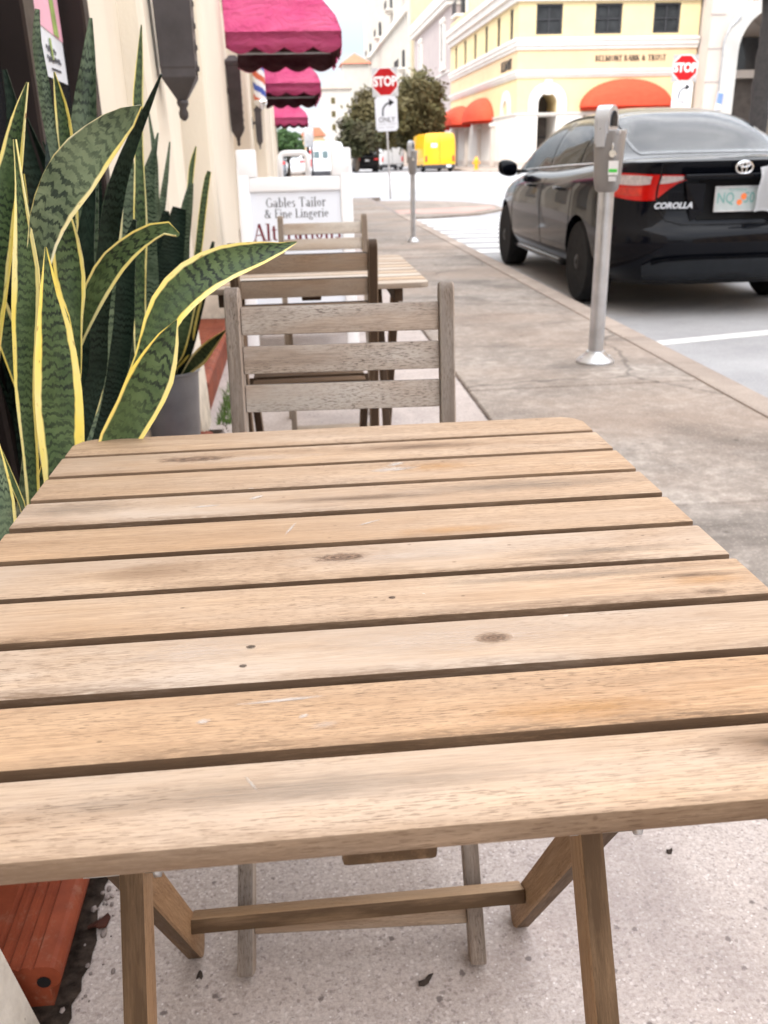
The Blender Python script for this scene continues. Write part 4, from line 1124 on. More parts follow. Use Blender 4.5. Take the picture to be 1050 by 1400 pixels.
def leaf_mesh(st, face, wob=0.0, seed=0, fold=.22):
    """st: (x,y,z,half width) from foot to tip; face: yaw of the side turned to the street"""
    rr = random.Random(seed)
    P = [Vector(s[:3]) for s in st]; Wd = [s[3] for s in st]
    # resample
    n = len(P); ts = [0]
    for a, b in zip(P, P[1:]): ts.append(ts[-1] + (b - a).length)
    N = max(10, int(ts[-1] / .022))
    C, Wn = [], []
    for i in range(N + 1):
        d = ts[-1] * i / N
        C.append(Vector([sinterp(d, ts, [p[k] for p in P]) for k in range(3)]))
        Wn.append(max(.0006, sinterp(d, ts, Wd)))
    f0 = Vector((math.sin(face), -math.cos(face), .30)).normalized()
    bm = bmesh.new(); uvl = bm.loops.layers.uv.new('UV')
    us = [-1, -.72, -.35, 0, .35, .72, 1]
    rows = []
    ph = rr.uniform(0, 6)
    for i in range(N + 1):
        t = (C[min(i + 1, N)] - C[max(i - 1, 0)]).normalized()
        w = t.cross(f0); w = w.normalized() if w.length > 1e-6 else Vector((1, 0, 0))
        nn = w.cross(t).normalized()
        row = []
        for u in us:
            edge = 1 + (.05 * math.sin(i * .55 + ph + (2 if u > 0 else 0)) if abs(u) == 1 else 0)
            off = nn * (-(fold * (1 - u * u) - fold * .6) * Wn[i] + (wob * math.sin(i * .4 + ph) * u * Wn[i]))
            row.append(C[i] + w * (u * Wn[i] * edge) + off)
        rows.append((row, nn))
    F = [[bm.verts.new(p + nn * .0011) for p in row] for row, nn in rows]
    Bk = [[bm.verts.new(p - nn * .0011) for p in row] for row, nn in rows]
    m = len(us)
    def face_uv(vs, uvs):
        f = bm.faces.new(vs)
        for l, q in zip(f.loops, uvs): l[uvl].uv = q
    for i in range(N):
        v0, v1 = ts[-1] * i / N, ts[-1] * (i + 1) / N
        for k in range(m - 1):
            u0, u1 = (us[k] + 1) / 2, (us[k + 1] + 1) / 2
            face_uv((F[i][k], F[i][k + 1], F[i + 1][k + 1], F[i + 1][k]), ((u0, v0), (u1, v0), (u1, v1), (u0, v1)))
            face_uv((Bk[i][k + 1], Bk[i][k], Bk[i + 1][k], Bk[i + 1][k + 1]), ((u1, v0), (u0, v0), (u0, v1), (u1, v1)))
        for k, u in ((0, 0), (m - 1, 1)):
            face_uv((F[i][k], F[i + 1][k], Bk[i + 1][k], Bk[i][k]), ((u, v0), (u, v1), (u, v1), (u, v0)))
    face_uv([F[0][k] for k in range(m)] + [Bk[0][k] for k in reversed(range(m))], [(0.5, 0)] * (2 * m))
    face_uv([F[N][k] for k in range(m)] + [Bk[N][k] for k in reversed(range(m))], [(0.5, ts[-1])] * (2 * m))
    return bm

POTS = [(-.475, 1.16, .07, .118, .30), (-.490, 1.62, .07, .115, .30), (-.490, 2.12, .07, .11, .28), (-.462, 3.01, .07, .104, .285)]
PLAB = ['variegated snake plant with wide yellow-edged leaves, closest to the near table',
        'tall mottled snake plant in front of the poster, second from the table',
        'slender snake plant in a black pot below the right frame of the window',
        'snake plant with cut and twisted leaf tips in the zinc bucket by the pier']
for k, (px, py, pz, pr, ph) in enumerate(POTS):
    t = thing('snake_plant', PLAB[k], 'plant', (px, py, pz), 0, 'snake plants along the window')
    base = Vector((px, py, pz))
    bucket = (k == 3)
    bm = bmesh.new()
    if bucket:
        lathe(bm, [(pr * .80, 0), (pr * .82, .004), (pr, ph - .008), (pr + .006, ph - .004), (pr + .006, ph + .003), (pr - .001, ph + .003), (pr - .006, ph - .02), (pr * .9, ph - .06)], n=32)
    else:
        lathe(bm, [(pr * .78, 0), (pr * .80, .004), (pr * .97, ph - .05), (pr * 1.02, ph - .05), (pr * 1.04, ph), (pr, ph), (pr * .96, ph - .03)], n=28)
    obj('bucket' if bucket else 'pot', bm, M['bucket' if bucket else 'pot'], t, True, angle=40)
    bm = bmesh.new(); lathe(bm, [(pr * .95, ph - .045), (pr * .5, ph - .03), (.01, ph - .025)], n=24); obj('soil', bm, M['soil'], t, True)
    rr = random.Random(100 + k)
    cnt = 0
    top = base + Vector((0, 0, ph - .04))
    for (pl, kind, face, st) in LEAVES:
        if pl != k: continue
        st = [tuple(s) for s in st]
        f = Vector(st[0][:3])
        if f.z > top.z + .05:          # carry the blade down into the soil
            a = rr.uniform(-.05, .05); b = rr.uniform(-.05, .05)
            foot = top + Vector((a, b, 0)); mid = foot.lerp(f, .55) + Vector((.0, 0, -.03 if abs(f.x - foot.x) > .12 else 0))
            w0 = st[0][3]
            st = [(foot.x, foot.y, foot.z, max(.010, w0 * .6)), (mid.x, mid.y, mid.z, max(.012, w0 * .85))] + st
        st = [(x - px, y - py, z - pz, w) for x, y, z, w in st]
        obj('leaf', leaf_mesh(st, face, .10, cnt + k * 50, .26), M['leaf%d' % kind], t, True, angle=50); cnt += 1
    # the crowd of leaves behind, their dark green painting in the shaded gaps
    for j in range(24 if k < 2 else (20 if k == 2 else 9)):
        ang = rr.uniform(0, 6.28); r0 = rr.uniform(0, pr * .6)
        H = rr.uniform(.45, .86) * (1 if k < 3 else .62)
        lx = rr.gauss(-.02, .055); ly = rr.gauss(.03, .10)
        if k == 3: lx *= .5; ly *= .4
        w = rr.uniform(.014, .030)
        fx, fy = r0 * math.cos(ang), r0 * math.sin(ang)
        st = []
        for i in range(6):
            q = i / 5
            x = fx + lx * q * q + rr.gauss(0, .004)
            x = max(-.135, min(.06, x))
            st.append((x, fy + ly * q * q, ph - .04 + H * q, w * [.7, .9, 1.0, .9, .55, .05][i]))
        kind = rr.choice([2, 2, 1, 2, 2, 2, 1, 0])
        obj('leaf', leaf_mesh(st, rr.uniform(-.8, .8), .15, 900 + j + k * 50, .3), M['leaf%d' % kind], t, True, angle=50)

# ------------------------------------------------------------------ parking meters
def meter(loc, h, rotz, label, sticker=True):
    t = thing('parking_meter', label, 'parking meter', loc, rotz, 'parking meters on the kerb')
    bm = bmesh.new(); lathe(bm, [(.095, 0), (.095, .012), (.080, .026), (.052, .048), (.046, .06), (.0385, .062)], n=28); obj('base_flange', bm, M['galv'], t, True, angle=35)
    bm = bmesh.new()
    for k in range(4):
        a = R(45 + 90 * k); lathe(bm, [(.011, .016), (.011, .030), (.006, .034)], (.072 * math.cos(a), .072 * math.sin(a), 0), 6)
    obj('anchor_bolts', bm, M['galv'], t)
    zb = h - .38
    bm = bmesh.new(); lathe(bm, [(.0375, .05), (.0375, zb + .02)], n=24); obj('post', bm, M['galv'], t, True, angle=40)
    # tapered vault: broad across local X, shallow along Y
    bm = bmesh.new()
    rings = []
    for z, a, b in ((zb, .040, .040), (zb + .012, .050, .047), (zb + .05, .058, .052), (zb + .15, .063, .058), (zb + .255, .068, .061), (zb + .268, .064, .058)):
        rings.append([bm.verts.new((a * math.copysign(abs(math.cos(q)) ** .55, math.cos(q)), b * math.copysign(abs(math.sin(q)) ** .55, math.sin(q)), z)) for q in [2 * math.pi * k / 32 for k in range(32)]])
    for r0, r1 in zip(rings, rings[1:]):
        for k in range(32): bm.faces.new((r0[k], r0[(k + 1) % 32], r1[(k + 1) % 32], r1[k]))
    bm.faces.new(rings[0][::-1]); bm.faces.new(rings[-1])
    obj('vault', bm, M['meter_grey'], t, True, angle=35)
    # dome: half disc hood with an inset window
    bm = bmesh.new()
    zc = zb + .30; rd = .068
    pl = [(-rd, zb + .20)] + [(-rd * math.cos(q), zc + .012 + rd * math.sin(q)) for q in [math.pi * k / 20 for k in range(21)]] + [(rd, zb + .20)]
    prism(bm, pl, -.034, .034, 'YZ'); bmesh.ops.bevel(bm, geom=[e for e in bm.edges if abs(e.verts[0].co.x - e.verts[1].co.x) < 1e-6], offset=.014, segments=3, affect='EDGES')
    for v in bm.verts: v.co.x -= .022
    hood = obj('hood', bm, M['meter_light'], t, True, angle=40)
    bm = bmesh.new()
    pl = [(-.046, zc - .012)] + [(-.046 * math.cos(q), zc + .01 + .046 * math.sin(q)) for q in [math.pi * k / 14 for k in range(15)]] + [(.046, zc - .012)]
    prism(bm, pl, .0125, .0165, 'YZ'); obj('window', bm, M['darkglass'], hood)
    bm = bmesh.new(); box(bm, (.038, 0, zb + .262), (.050, .110, .020), .005, 2); obj('cap_plate', bm, M['meter_light'], t, True, angle=35)
    bm = bmesh.new(); lathe(bm, [(.016, -.066), (.016, -.058), (.010, -.056)], (.040, 0, zb + .17), 16, 'Y'); box(bm, (.040, -.064, zb + .20), (.006, .008, .03), .001); obj('coin_knob', bm, M['chrome'], t, True, angle=40)
    if sticker:
        bm = bmesh.new(); box(bm, (.046, -.0595, zb + .108), (.046, .002, .062)); s = obj('sticker', bm, M['white'], t)
        bm = bmesh.new(); box(bm, (.046, -.061, zb + .096), (.040, .001, .014)); obj('green_band', bm, M['green'], s)
        bm = bmesh.new(); box(bm, (.044, -.058, zb + .060), (.036, .002, .022)); obj('sticker', bm, M['paper'], t)
    return t
meter((1.488, 4.387, 0), 1.205, R(-38), 'nearest grey parking meter with a green-banded sticker, beside the black car')
meter((1.436, 11.39, 0), 1.165, R(-30), 'farther parking meter on the kerb by the painted bars', False).scale = (.80, .80, 1)

# ------------------------------------------------------------------ stop signs
def stop_sign(loc, rotz, tilt, label, zc, r=.305, corner_plate=True):
    t = thing('stop_sign', label, 'road sign', loc, rotz, 'stop signs at the junction')
    t.rotation_euler = (0, tilt, rotz)
    bm = bmesh.new()
    box(bm, (0, .02, (zc + .3) / 2), (.045, .030, zc + .3), .006, 2); obj('post', bm, M['galv'], t)
    def octa(rad, y0, y1):
        bm = bmesh.new(); prism(bm, [(rad / math.cos(R(22.5)) * math.cos(R(22.5 + 45 * k)), zc + rad / math.cos(R(22.5)) * math.sin(R(22.5 + 45 * k))) for k in range(8)], y0, y1, 'XZ'); return bm
    if corner_plate:
        bm = newbox((0, -.002, zc - .01), (2 * r * 1.02, .004, 2 * r * 1.02), .0); obj('backing_plate', bm, M['galv'], t)
    face = obj('octagon', octa(r, -.010, -.005), M['white'], t)
    obj('red_face', octa(r * .93, -.0125, -.0102), M['red'], face)
    text_obj('lettering', 'STOP', r * .92, M['white'], face, (0, -.0135, zc), bold=.012, sx=.82, extrude=.0006)
    hw, z1, z0 = .27, zc - r - .01, zc - r - .01 - .76
    bm = bmesh.new(); box(bm, (0, -.006, (z0 + z1) / 2), (2 * hw, .004, z1 - z0), 0)
    bmesh.ops.bevel(bm, geom=[e for e in bm.edges if abs(e.verts[0].co.y - e.verts[1].co.y) > .001], offset=.04, segments=4, affect='EDGES')
    pl = obj('turn_plate', bm, M['signwhite'], t)
    bm = bmesh.new()
    pts = [(-.09, z1 - .43)] + [(-.09 + .20 * (1 - math.cos(q)), z1 - .34 + .20 * math.sin(q)) for q in [k * math.pi / 2 / 8 for k in range(9)]]
    for a, b in zip(pts, pts[1:]):
        d = Vector((b[0] - a[0], b[1] - a[1])).normalized() * .019
        bm.faces.new([bm.verts.new((x, -.0092, z)) for x, z in ((a[0] - d.y, a[1] + d.x), (a[0] + d.y, a[1] - d.x), (b[0] + d.y, b[1] - d.x), (b[0] - d.y, b[1] + d.x))])
    bm.faces.new([bm.verts.new((x, -.0095, z)) for x, z in ((.07, z1 - .05), (.07, z1 - .22), (.20, z1 - .135))])
    obj('arrow', bm, M['signink'], pl)
    text_obj('lettering', 'ONLY', .155, M['greyink'], pl, (0, -.0092, z1 - .51), bold=.002, sx=.95, extrude=.0005)
    for q in range(2):       # two lines of small print, worn past reading
        bm = bmesh.new()
        for k in range(9):
            if (k + q) % 5 == 4: continue
            box(bm, (-.2 + .05 * k, -.0086, z1 - .60 - .075 * q), (.030, .001, .034))
        obj('worn_print', bm, M['meter_light'], pl)
    return t
stop_sign((2.36, 23.1, 0), R(4), R(-1.9), 'stop sign with a right-turn plate in front of the olive trees', 2.62)
bm = bmesh.new(); prism(bm, [(10.3, -20), (60, -20), (60, 27.6), (12.2, 27.6), (10.3, 25.8)], -.13, .0, 'XY')
struct('near_right_sidewalk', bm, M['kerb'])
stop_sign((10.93, 26.5, 0), R(-12), R(1.2), 'stop sign with a right-turn plate in front of the bank, above the car roof', 3.07, .335)

# ------------------------------------------------------------------ saloon car
CL = 4.62
LV = [  # half width, rear y, rear z, middle z, front z, front y
 (.76, .16, .22, .20, .20, 4.50), (.83, .06, .30, .26, .26, 4.58), (.868, .012, .40, .38, .38, 4.62), (.884, .0, .52, .56, .52, 4.60),
 (.886, .012, .585, .63, .57, 4.57), (.886, .055, .63, .70, .62, 4.53), (.882, .088, .74, .79, .67, 4.46), (.872, .094, .88, .865, .715, 4.37),
 (.842, .080, .985, .935, .745, 4.27), (.800, .050, 1.045, .968, .765, 4.18), (.765, .085, 1.062, .975, .772, 4.12)]
HS = [('r', i / 12) for i in range(12)] + [('s', i / 16) for i in range(16)] + [('f', i / 10) for i in range(11)]
def body_pt(lv, hs):
    i0 = min(int(lv), len(LV) - 2); f = lv - i0
    w, yr, zr, zm, zf, yf = [a + (b - a) * f for a, b in zip(LV[i0], LV[i0 + 1])]
    k, q = hs
    d, df = .50, .95
    if k == 'r':
        th = q * math.pi / 2
        x = w * math.sin(th) ** (2 / 3.4); y = yr + d * (1 - math.cos(th) ** (2 / 2.6))
    elif k == 's':
        x = w; y = yr + d + (yf - df - yr - d) * q
    else:
        th = (1 - q) * math.pi / 2
        x = w * math.sin(th) ** (2 / 2.6); y = yf - df * (1 - math.cos(th) ** (2 / 2.4))
    def ss(t): t = max(0, min(1, t)); return t * t * (3 - 2 * t)
    if y < 2.3: z = zr + (zm - zr) * ss((y - .1) / 2.2)
    else: z = zm + (zf - zm) * ss((y - 2.3) / 2.3) ** 1.15
    # narrow a little towards nose and tail
    x *= 1 - .035 * ss((y - 3.0) / 1.5) - .03 * ss((1.2 - y) / 1.2)
    return Vector((-x, y, z))
def body_at(hs, z):
    a = 0.0; b = len(LV) - 1.0
    for _ in range(30):
        m_ = (a + b) / 2
        if body_pt(m_, hs).z < z: a = m_
        else: b = m_
    p = body_pt(a, hs)
    e = .03
    q2 = (hs[0], min(1, hs[1] + .02)) if hs[1] < .97 else (hs[0], hs[1] - .02)
    du = body_pt(a, q2) - p
    if hs[1] >= .97: du = -du
    dv = body_pt(min(a + .15, len(LV) - 1.001), hs) - p
    n = du.cross(dv)
    if n.length < 1e-9: n = Vector((0, -1, 0))
    n.normalize()
    if n.dot(Vector((p.x, p.y - CL / 2, 0))) < 0: n = -n
    return p, n
def hs_of_x(x):      # rear outline parameter at which |x| is reached (about mid height)
    a, b = 0.0, 1.0
    for _ in range(30):
        m_ = (a + b) / 2
        if -body_pt(6.5, ('r', m_)).x < x: a = m_
        else: b = m_
    return ('r', (a + b) / 2)
GY = [.60, .80, 1.00, 1.20, 1.38, 1.60, 1.90, 2.20, 2.50, 2.80, 3.05, 3.30, 3.55, 3.74]
GZ = [1.072, 1.165, 1.265, 1.350, 1.405, 1.440, 1.458, 1.460, 1.448, 1.408, 1.330, 1.215, 1.085, .985]
GW = [.70, .735, .765, .785, .792, .796, .80, .80, .80, .798, .79, .775, .755, .735]
def gh(y, phi):
    W = interp(y, GY, GW); zc = sinterp(y, GY, GZ)
    zb = interp(y, [.6, 1.2, 2.3, 3.2, 3.74], [1.045, 1.0, .955, .935, .90])
    c = max(0, math.cos(phi)); s = math.sin(phi)
    h = c ** (2 / 3.4); l = math.copysign(abs(s) ** (2 / 3.4), s)
    return Vector((W * l * (1 - .20 * h * (zc - zb) / .5), y, zb + (zc - zb) * h))
def gh_n(y, phi):
    e = 1e-3
    n = (gh(y + e, phi) - gh(y - e, phi)).cross(gh(y, phi + e) - gh(y, phi - e)).normalized()
    return n if n.dot(Vector((gh(y, phi).x, 0, .5))) > 0 else -n
def phi_h(h): return math.acos(min(1, h ** 1.7))
def make_car(name, label, paint, loc, rotz, detail=True, group=None):
    t = thing(name, label, 'car', loc, rotz, group)
    # body shell
    bm = bmesh.new()
    nl = 25
    L = [[bm.verts.new(body_pt(j * (len(LV) - 1) / (nl - 1), hs)) for hs in HS] for j in range(nl)]
    Rr = [[bm.verts.new(Vector((-v.co.x, v.co.y, v.co.z))) for v in row] for row in L]
    for S in (L, Rr):
        for a, b in zip(S, S[1:]):
            for k in range(len(HS) - 1): bm.faces.new((a[k], a[k + 1], b[k + 1], b[k]))
    nc = 9
    for row_l, row_r, crown in ((L[-1], Rr[-1], 1), (L[0], Rr[0], 0)):
        mid = []
        for a, b in zip(row_l, row_r):
            line = [a]
            for k in range(1, nc):
                u = k / nc
                p = a.co.lerp(b.co, u)
                cr = interp(p.y, [.05, .25, 1.0, 3.3, 4.1], [.0, .022, .05, .06, .02]) * (1 - (2 * u - 1) ** 2) * crown
                line.append(bm.verts.new(p + Vector((0, 0, cr))))
            line.append(b); mid.append(line)
        for a, b in zip(mid, mid[1:]):
            for k in range(nc):
                bm.faces.new((a[k], a[k + 1], b[k + 1], b[k]))
    bmesh.ops.remove_doubles(bm, verts=bm.verts, dist=.0008)
    bmesh.ops.dissolve_degenerate(bm, edges=bm.edges, dist=.0004)
    body = obj('body', bm, paint, t, True)
    if detail:
        bm = bmesh.new()
        for y in (.95, 3.65):
            for s in (-1, 1):
                lathe(bm, [(.345, s * .60), (.350, s * .84), (.36, s * 1.0)] if s > 0 else [(.36, -1.0), (.350, -.84), (.345, -.60)], (0, y, .315), 40, 'X')
        bmesh.ops.recalc_face_normals(bm, faces=bm.faces)
        cut = obj('cut', bm)
        cut.location = t.location; cut.rotation_euler = t.rotation_euler
        bpy.context.view_layer.update()
        apply_bool(body, cut)
        body.data.materials.clear(); body.data.materials.append(paint)
    body.data.polygons.foreach_set('use_smooth', [True] * len(body.data.polygons))
    body.data.set_sharp_from_angle(angle=R(38))
    # cabin
    bm = bmesh.new()
    ys = [.58 + (3.76 - .58) * k / 40 for k in range(41)]
    grid(bm, lambda i, j: gh(ys[i], -math.pi / 2 + math.pi * j / 32), 41, 33)
    obj('cabin', bm, paint, t, True)
    gl = M['carglass']
    def pane(name, fn, nu, nv, off=.004, m=gl, parent=t):
        bm = bmesh.new()
        def P(i, j):
            y, phi = fn(i / (nu - 1), j / (nv - 1)); return gh(y, phi) + gh_n(y, phi) * off
        grid(bm, P, nu, nv)
        bmesh.ops.solidify(bm, geom=list(bm.faces), thickness=.003)
        return obj(name, bm, m, parent, True, angle=40)
    def rw(u, v):
        y = .655 + (1.375 - .655) * v
        return y, (u - .5) * 2 * interp(v, [0, .1, .9, 1], [.66, .70, .74, .68])
    pane('rear_window', rw, 25, 14)
    def ws(u, v): return 2.86 + (3.66 - 2.86) * v, (u - .5) * 2 * interp(v, [0, 1], [.74, .80])
    pane('windshield', ws, 25, 12)
    for s in (-1, 1):
        def sw(ya, yb, la, lb, ha, hb):
            def f(u, v):
                y = ya + (yb - ya) * u
                lo = .10; hi = interp(u, [0, .12, .5, .88, 1], [ha, ha + .8 * (.80 - ha) if ha < .8 else .8, .80, hb + .8 * (.80 - hb) if hb < .8 else .8, hb])
                h = lo + (hi - lo) * v
                return y, s * phi_h(h)
            return f
        pane('side_window', sw(2.17, 3.24, 0, 0, .80, .22), 16, 8, .004, M['sideglass'])
        pane('side_window', sw(1.30, 2.10, 0, 0, .72, .80), 14, 8, .004, M['sideglass'])
        pane('side_window', sw(1.02, 1.265, 0, 0, .18, .70), 8, 6, .004, M['sideglass'])
        if detail:
            bm = bmesh.new()
            tube(bm, [gh(y, s * phi_h(.075)) + gh_n(y, s * phi_h(.075)) * .006 for y in [.98 + 2.36 * k / 24 for k in range(25)]], .0065, 6)
            obj('window_trim', bm, M['chrome'], t, True)
            bm = bmesh.new()
            tube(bm, [gh(y, s * phi_h(.865)) + gh_n(y, s * phi_h(.865)) * .004 for y in [1.1 + 1.95 * k / 24 for k in range(25)]], .006, 6)
            obj('window_trim', bm, M['black'], t, True)
        # door mirrors
        bm = bmesh.new()
        rings = []
        for k in range(9):
            a = math.pi * k / 8
            rings.append((max(.004, math.sin(a)) ** .6, -math.cos(a)))
        V = []
        for rr_, cx in rings:
            V.append([bm.verts.new((s * (.955 + .105 * cx), 3.18 + .055 * rr_ * math.sin(q) - .03 * cx, .985 + .078 * rr_ * math.cos(q) + .012 * cx)) for q in [2 * math.pi * k / 16 for k in range(16)]])
        for a, b in zip(V, V[1:]):
            for k in range(16): bm.faces.new((a[k], a[(k + 1) % 16], b[(k + 1) % 16], b[k]))
        bm.faces.new(V[0]); bm.faces.new(V[-1])
        box(bm, (s * .83, 3.20, .955), (.12, .05, .03), .008, 2)
        obj('door_mirror', bm, paint, t, True)
        if detail:
            for y in (1.52, 2.52):     # pull handles
                p = body_at(('s', (y - .5) / 3.1), .845)[0]
                bm = bmesh.new(); tube(bm, [(s * (-p.x + .002), y - .10, .842), (s * (-p.x + .030), y - .07, .845), (s * (-p.x + .030), y + .07, .848), (s * (-p.x + .002), y + .10, .85)], [.010, .014, .014, .010], 10)
                obj('door_handle', bm, M['carpaint'] if paint == M['carpaint'] else paint, t, True)
    # wheels
    for y in (.95, 3.65):
        for s in (-1, 1):
            bm = bmesh.new()
            lathe(bm, [(.20, -.10), (.285, -.105), (.306, -.085), (.313, -.05), (.313, .05), (.306, .085), (.285, .105), (.20, .10)], n=40, axis='X')
            w = obj('wheel', bm, M['rubber'], t, True, angle=40); w.location = (s * .765, y, .313)
            bm = bmesh.new()
            lathe(bm, [(.205, s * .07), (.212, s * .095), (.200, s * .098), (.185, s * .080), (.12, s * .088), (.06, s * .098), (.05, s * .105), (.02, s * .107)] if True else [], n=40, axis='X', cap=False)
            rim = obj('rim', bm, M['rimblack'], w, True, angle=40)
            bm = bmesh.new()
            for k in range(9):
                a = 2 * math.pi * k / 9
                box(bm, (s * .090, .15 * math.cos(a), .15 * math.sin(a)), (.006, .020, .035), .004, 2, rot=Matrix.Rotation(a, 3, 'X'))
            obj('rim_slots', bm, M['black'], rim)
    if not detail:
        for s in (-1, 1):
            bm = newbox((s * .66, .05, .88), (.30, .10, .12), .02, 2); obj('tail_lamp', bm, M['lampred'], t, True)
        bm = newbox((0, .02, .80), (.32, .03, .14), .005); obj('number_plate', bm, M['paper'], t)
        return t
    # --- rear end details
    def patch(name, xs, lo, hi, off, m, parent=t, side=-1, nv=7, thick=.008):
        bm = bmesh.new()
        def P(i, j):
            x = xs[i]
            hs = hs_of_x(x) if x <= .83 else ('r', .80 + (x - .83) / .06 * .19)
            z = lo[i] + (hi[i] - lo[i]) * j / (nv - 1)
            p, n = body_at(hs, z)
            p = p + n * off
            return Vector((-side * p.x, p.y, p.z)) if side > 0 else p
        grid(bm, P, len(xs), nv)
        bmesh.ops.solidify(bm, geom=list(bm.faces), thickness=thick)
        return obj(name, bm, m, parent, True, angle=40)
    for s in (-1, 1):
        X1 = [.575, .62, .66, .70, .74, .78, .81, .83, .845, .86, .875, .885]
        lo = [.800, .797, .797, .800, .806, .816, .826, .836, .850, .866, .886, .905]
        hi = [.966, .968, .970, .973, .975, .977, .977, .976, .974, .970, .962, .945]
        lamp = patch('tail_lamp', X1, lo, hi, .010, M['taillight'], side=s)
        patch('clear_lens', X1[1:8], [.905, .900, .898, .899, .903, .911, .924], [.955, .958, .961, .963, .964, .963, .957], .015, M['clearlens'], lamp, side=s, thick=.004)
        patch('inner_lens', X1[2:7], [.83, .826, .828, .834, .845], [.885, .884, .884, .885, .885], .0135, M['lampred2'], lamp, side=s, thick=.003)
        X2 = [.335, .37, .41, .45, .49, .53, .562]
        lamp2 = patch('trunk_lamp', X2, [.938, .934, .924, .905, .876, .842, .812], [.955, .960, .962, .963, .964, .965, .966], .010, M['taillight'], side=s)
        patch('clear_lens', X2[1:], [.943, .934, .922, .913, .908, .907], [.951, .953, .955, .956, .957, .957], .015, M['clearlens'], lamp2, side=s, thick=.004)
        # shut lines of the boot lid
        bm = bmesh.new(); pts = []
        for z, x in ((1.03, .60), (.97, .575), (.90, .568), (.80, .565), (.72, .545), (.665, .50), (.64, .40), (.636, .2), (.635, .0)):
            p, n = body_at(hs_of_x(x), z); pts.append(Vector((s * -p.x * -1 if s < 0 else -p.x, p.y, p.z)) + Vector((0, n.y, n.z)) * .001)
        pts = [Vector((s * abs(q.x), q.y, q.z)) for q in pts]
        tube(bm, pts, .004, 6); obj('shut_line', bm, M['black'], t)
        # side shut lines
        for y0 in (1.15, 2.14, 3.28):
            bm = bmesh.new(); pts = []
            for z in [.36 + .055 * k for k in range(11)]:
                p, n = body_at(('s', (y0 + (.10 * (z - .6) if y0 > 2 else (.30 * max(0, .75 - z) * 1.2)) - .53) / 3.1), z); pts.append(Vector((s * -p.x, p.y, p.z)))
            tube(bm, pts, .003, 6); obj('shut_line', bm, M['black'], t)
        # sill strip
        bm = bmesh.new(); pts = []
        for y0 in [1.42 + 1.78 * k / 12 for k in range(13)]:
            p, n = body_at(('s', (y0 - .53) / 3.1), .255); pts.append(Vector((s * (-p.x + .004), p.y, p.z)))
        tube(bm, pts, .028, 8); obj('sill', bm, paint, t, True)
    # number plate niche: raised lid surround left and right, recessed panel between
    patch('lid_panel', [0, .06, .12, .20, .27, .30], [.665] * 6, [.925] * 6, .006, M['black'], side=-1)
    patch('lid_panel', [0, .06, .12, .20, .27, .30], [.665] * 6, [.925] * 6, .006, M['black'], side=1)
    for s in (-1, 1):
        bm = bmesh.new()
        a = [(s * .40, .066, .91), (s * .255, .070, .905), (s * .255, .078, .69), (s * .345, .070, .66)]
        f = [bm.verts.new(v) for v in a] + [bm.verts.new((v[0], .11, v[2])) for v in a]
        for q in ((0, 1, 2, 3), (4, 5, 6, 7), (0, 1, 5, 4), (1, 2, 6, 5), (2, 3, 7, 6), (3, 0, 4, 7)): bm.faces.new([f[k] for k in q])
        obj('niche_cheek', bm, paint, t)
    bm = bmesh.new(); box(bm, (0, .048, .948), (.84, .045, .034), .010, 3); obj('lid_garnish', bm, paint, t, True, angle=40)
    # lower valance
    XS = [0, .12, .25, .40, .52, .60, .66]
    for s in (-1, 1):
        patch('rear_valance', XS, [.265] * 7, [.425, .425, .425, .42, .415, .40, .37], .012, M['valance'], side=s, thick=.012)
        patch('valance_ridge', XS[:-1], [.412, .412, .412, .408, .40, .385], [.436, .436, .436, .432, .424, .405], .026, paint, side=s, thick=.02)
    # number plate
    pl = obj('number_plate', newbox((0, 0, 0), (.315, .006, .160), .002), M['plate_paint'], t, loc=(-.035, .050, .800))
    fr = bmesh.new()
    for c, sz in (((0, 0, .078), (.32, .010, .012)), ((0, 0, -.078), (.32, .010, .012)), ((-.156, 0, 0), (.012, .010, .166)), ((.156, 0, 0), (.012, .010, .166))): box(fr, (c[0], -.002, c[2]), sz, .002)
    obj('plate_frame', fr, M['galv'], pl)
    text_obj('lettering', 'INQ   50', .098, M['plate_green'], pl, (-.02, -.0042, .004), bold=.001, sx=.80, extrude=.0006)
    text_obj('lettering', 'FLORIDA', .026, M['plate_green'], pl, (0, -.0042, .058), sx=1.2, extrude=.0006)
    bm = bmesh.new()
    lathe(bm, [(.021, -.0045), (.021, -.0052)], (.045, 0, .015), 20, 'Y'); lathe(bm, [(.019, -.0045), (.019, -.0052)], (.018, 0, -.022), 20, 'Y')
    obj('orange_fruit', bm, M['plate_orange'], pl)
    # maker's badge: three rings
    bg = obj('badge', newbox((0, 0, 0), (.01, .004, .01), .001), M['chrome'], t, loc=(-.015, .040, 1.000))
    def ring(a, b, cx, cz, r):
        bm = bmesh.new(); n = 40
        tube(bm, [(cx + a * math.cos(2 * math.pi * k / n), -.006, cz + b * math.sin(2 * math.pi * k / n)) for k in range(n + 1)], r, 8, False); return bm
    obj('badge_ring', ring(.058, .040, 0, 0, .0065), M['chrome'], bg, True)
    obj('badge_ring', ring(.017, .036, 0, -.002, .005), M['chrome'], bg, True)
    obj('badge_ring', ring(.038, .014, 0, .018, .005), M['chrome'], bg, True)
    text_obj('model_lettering', 'COROLLA', .054, M['chrome'], t, (-.475, .070, .765), rot=(R(90), 0, R(-9)), bold=.0022, shear=.25, sx=1.05, extrude=.003)
    return t

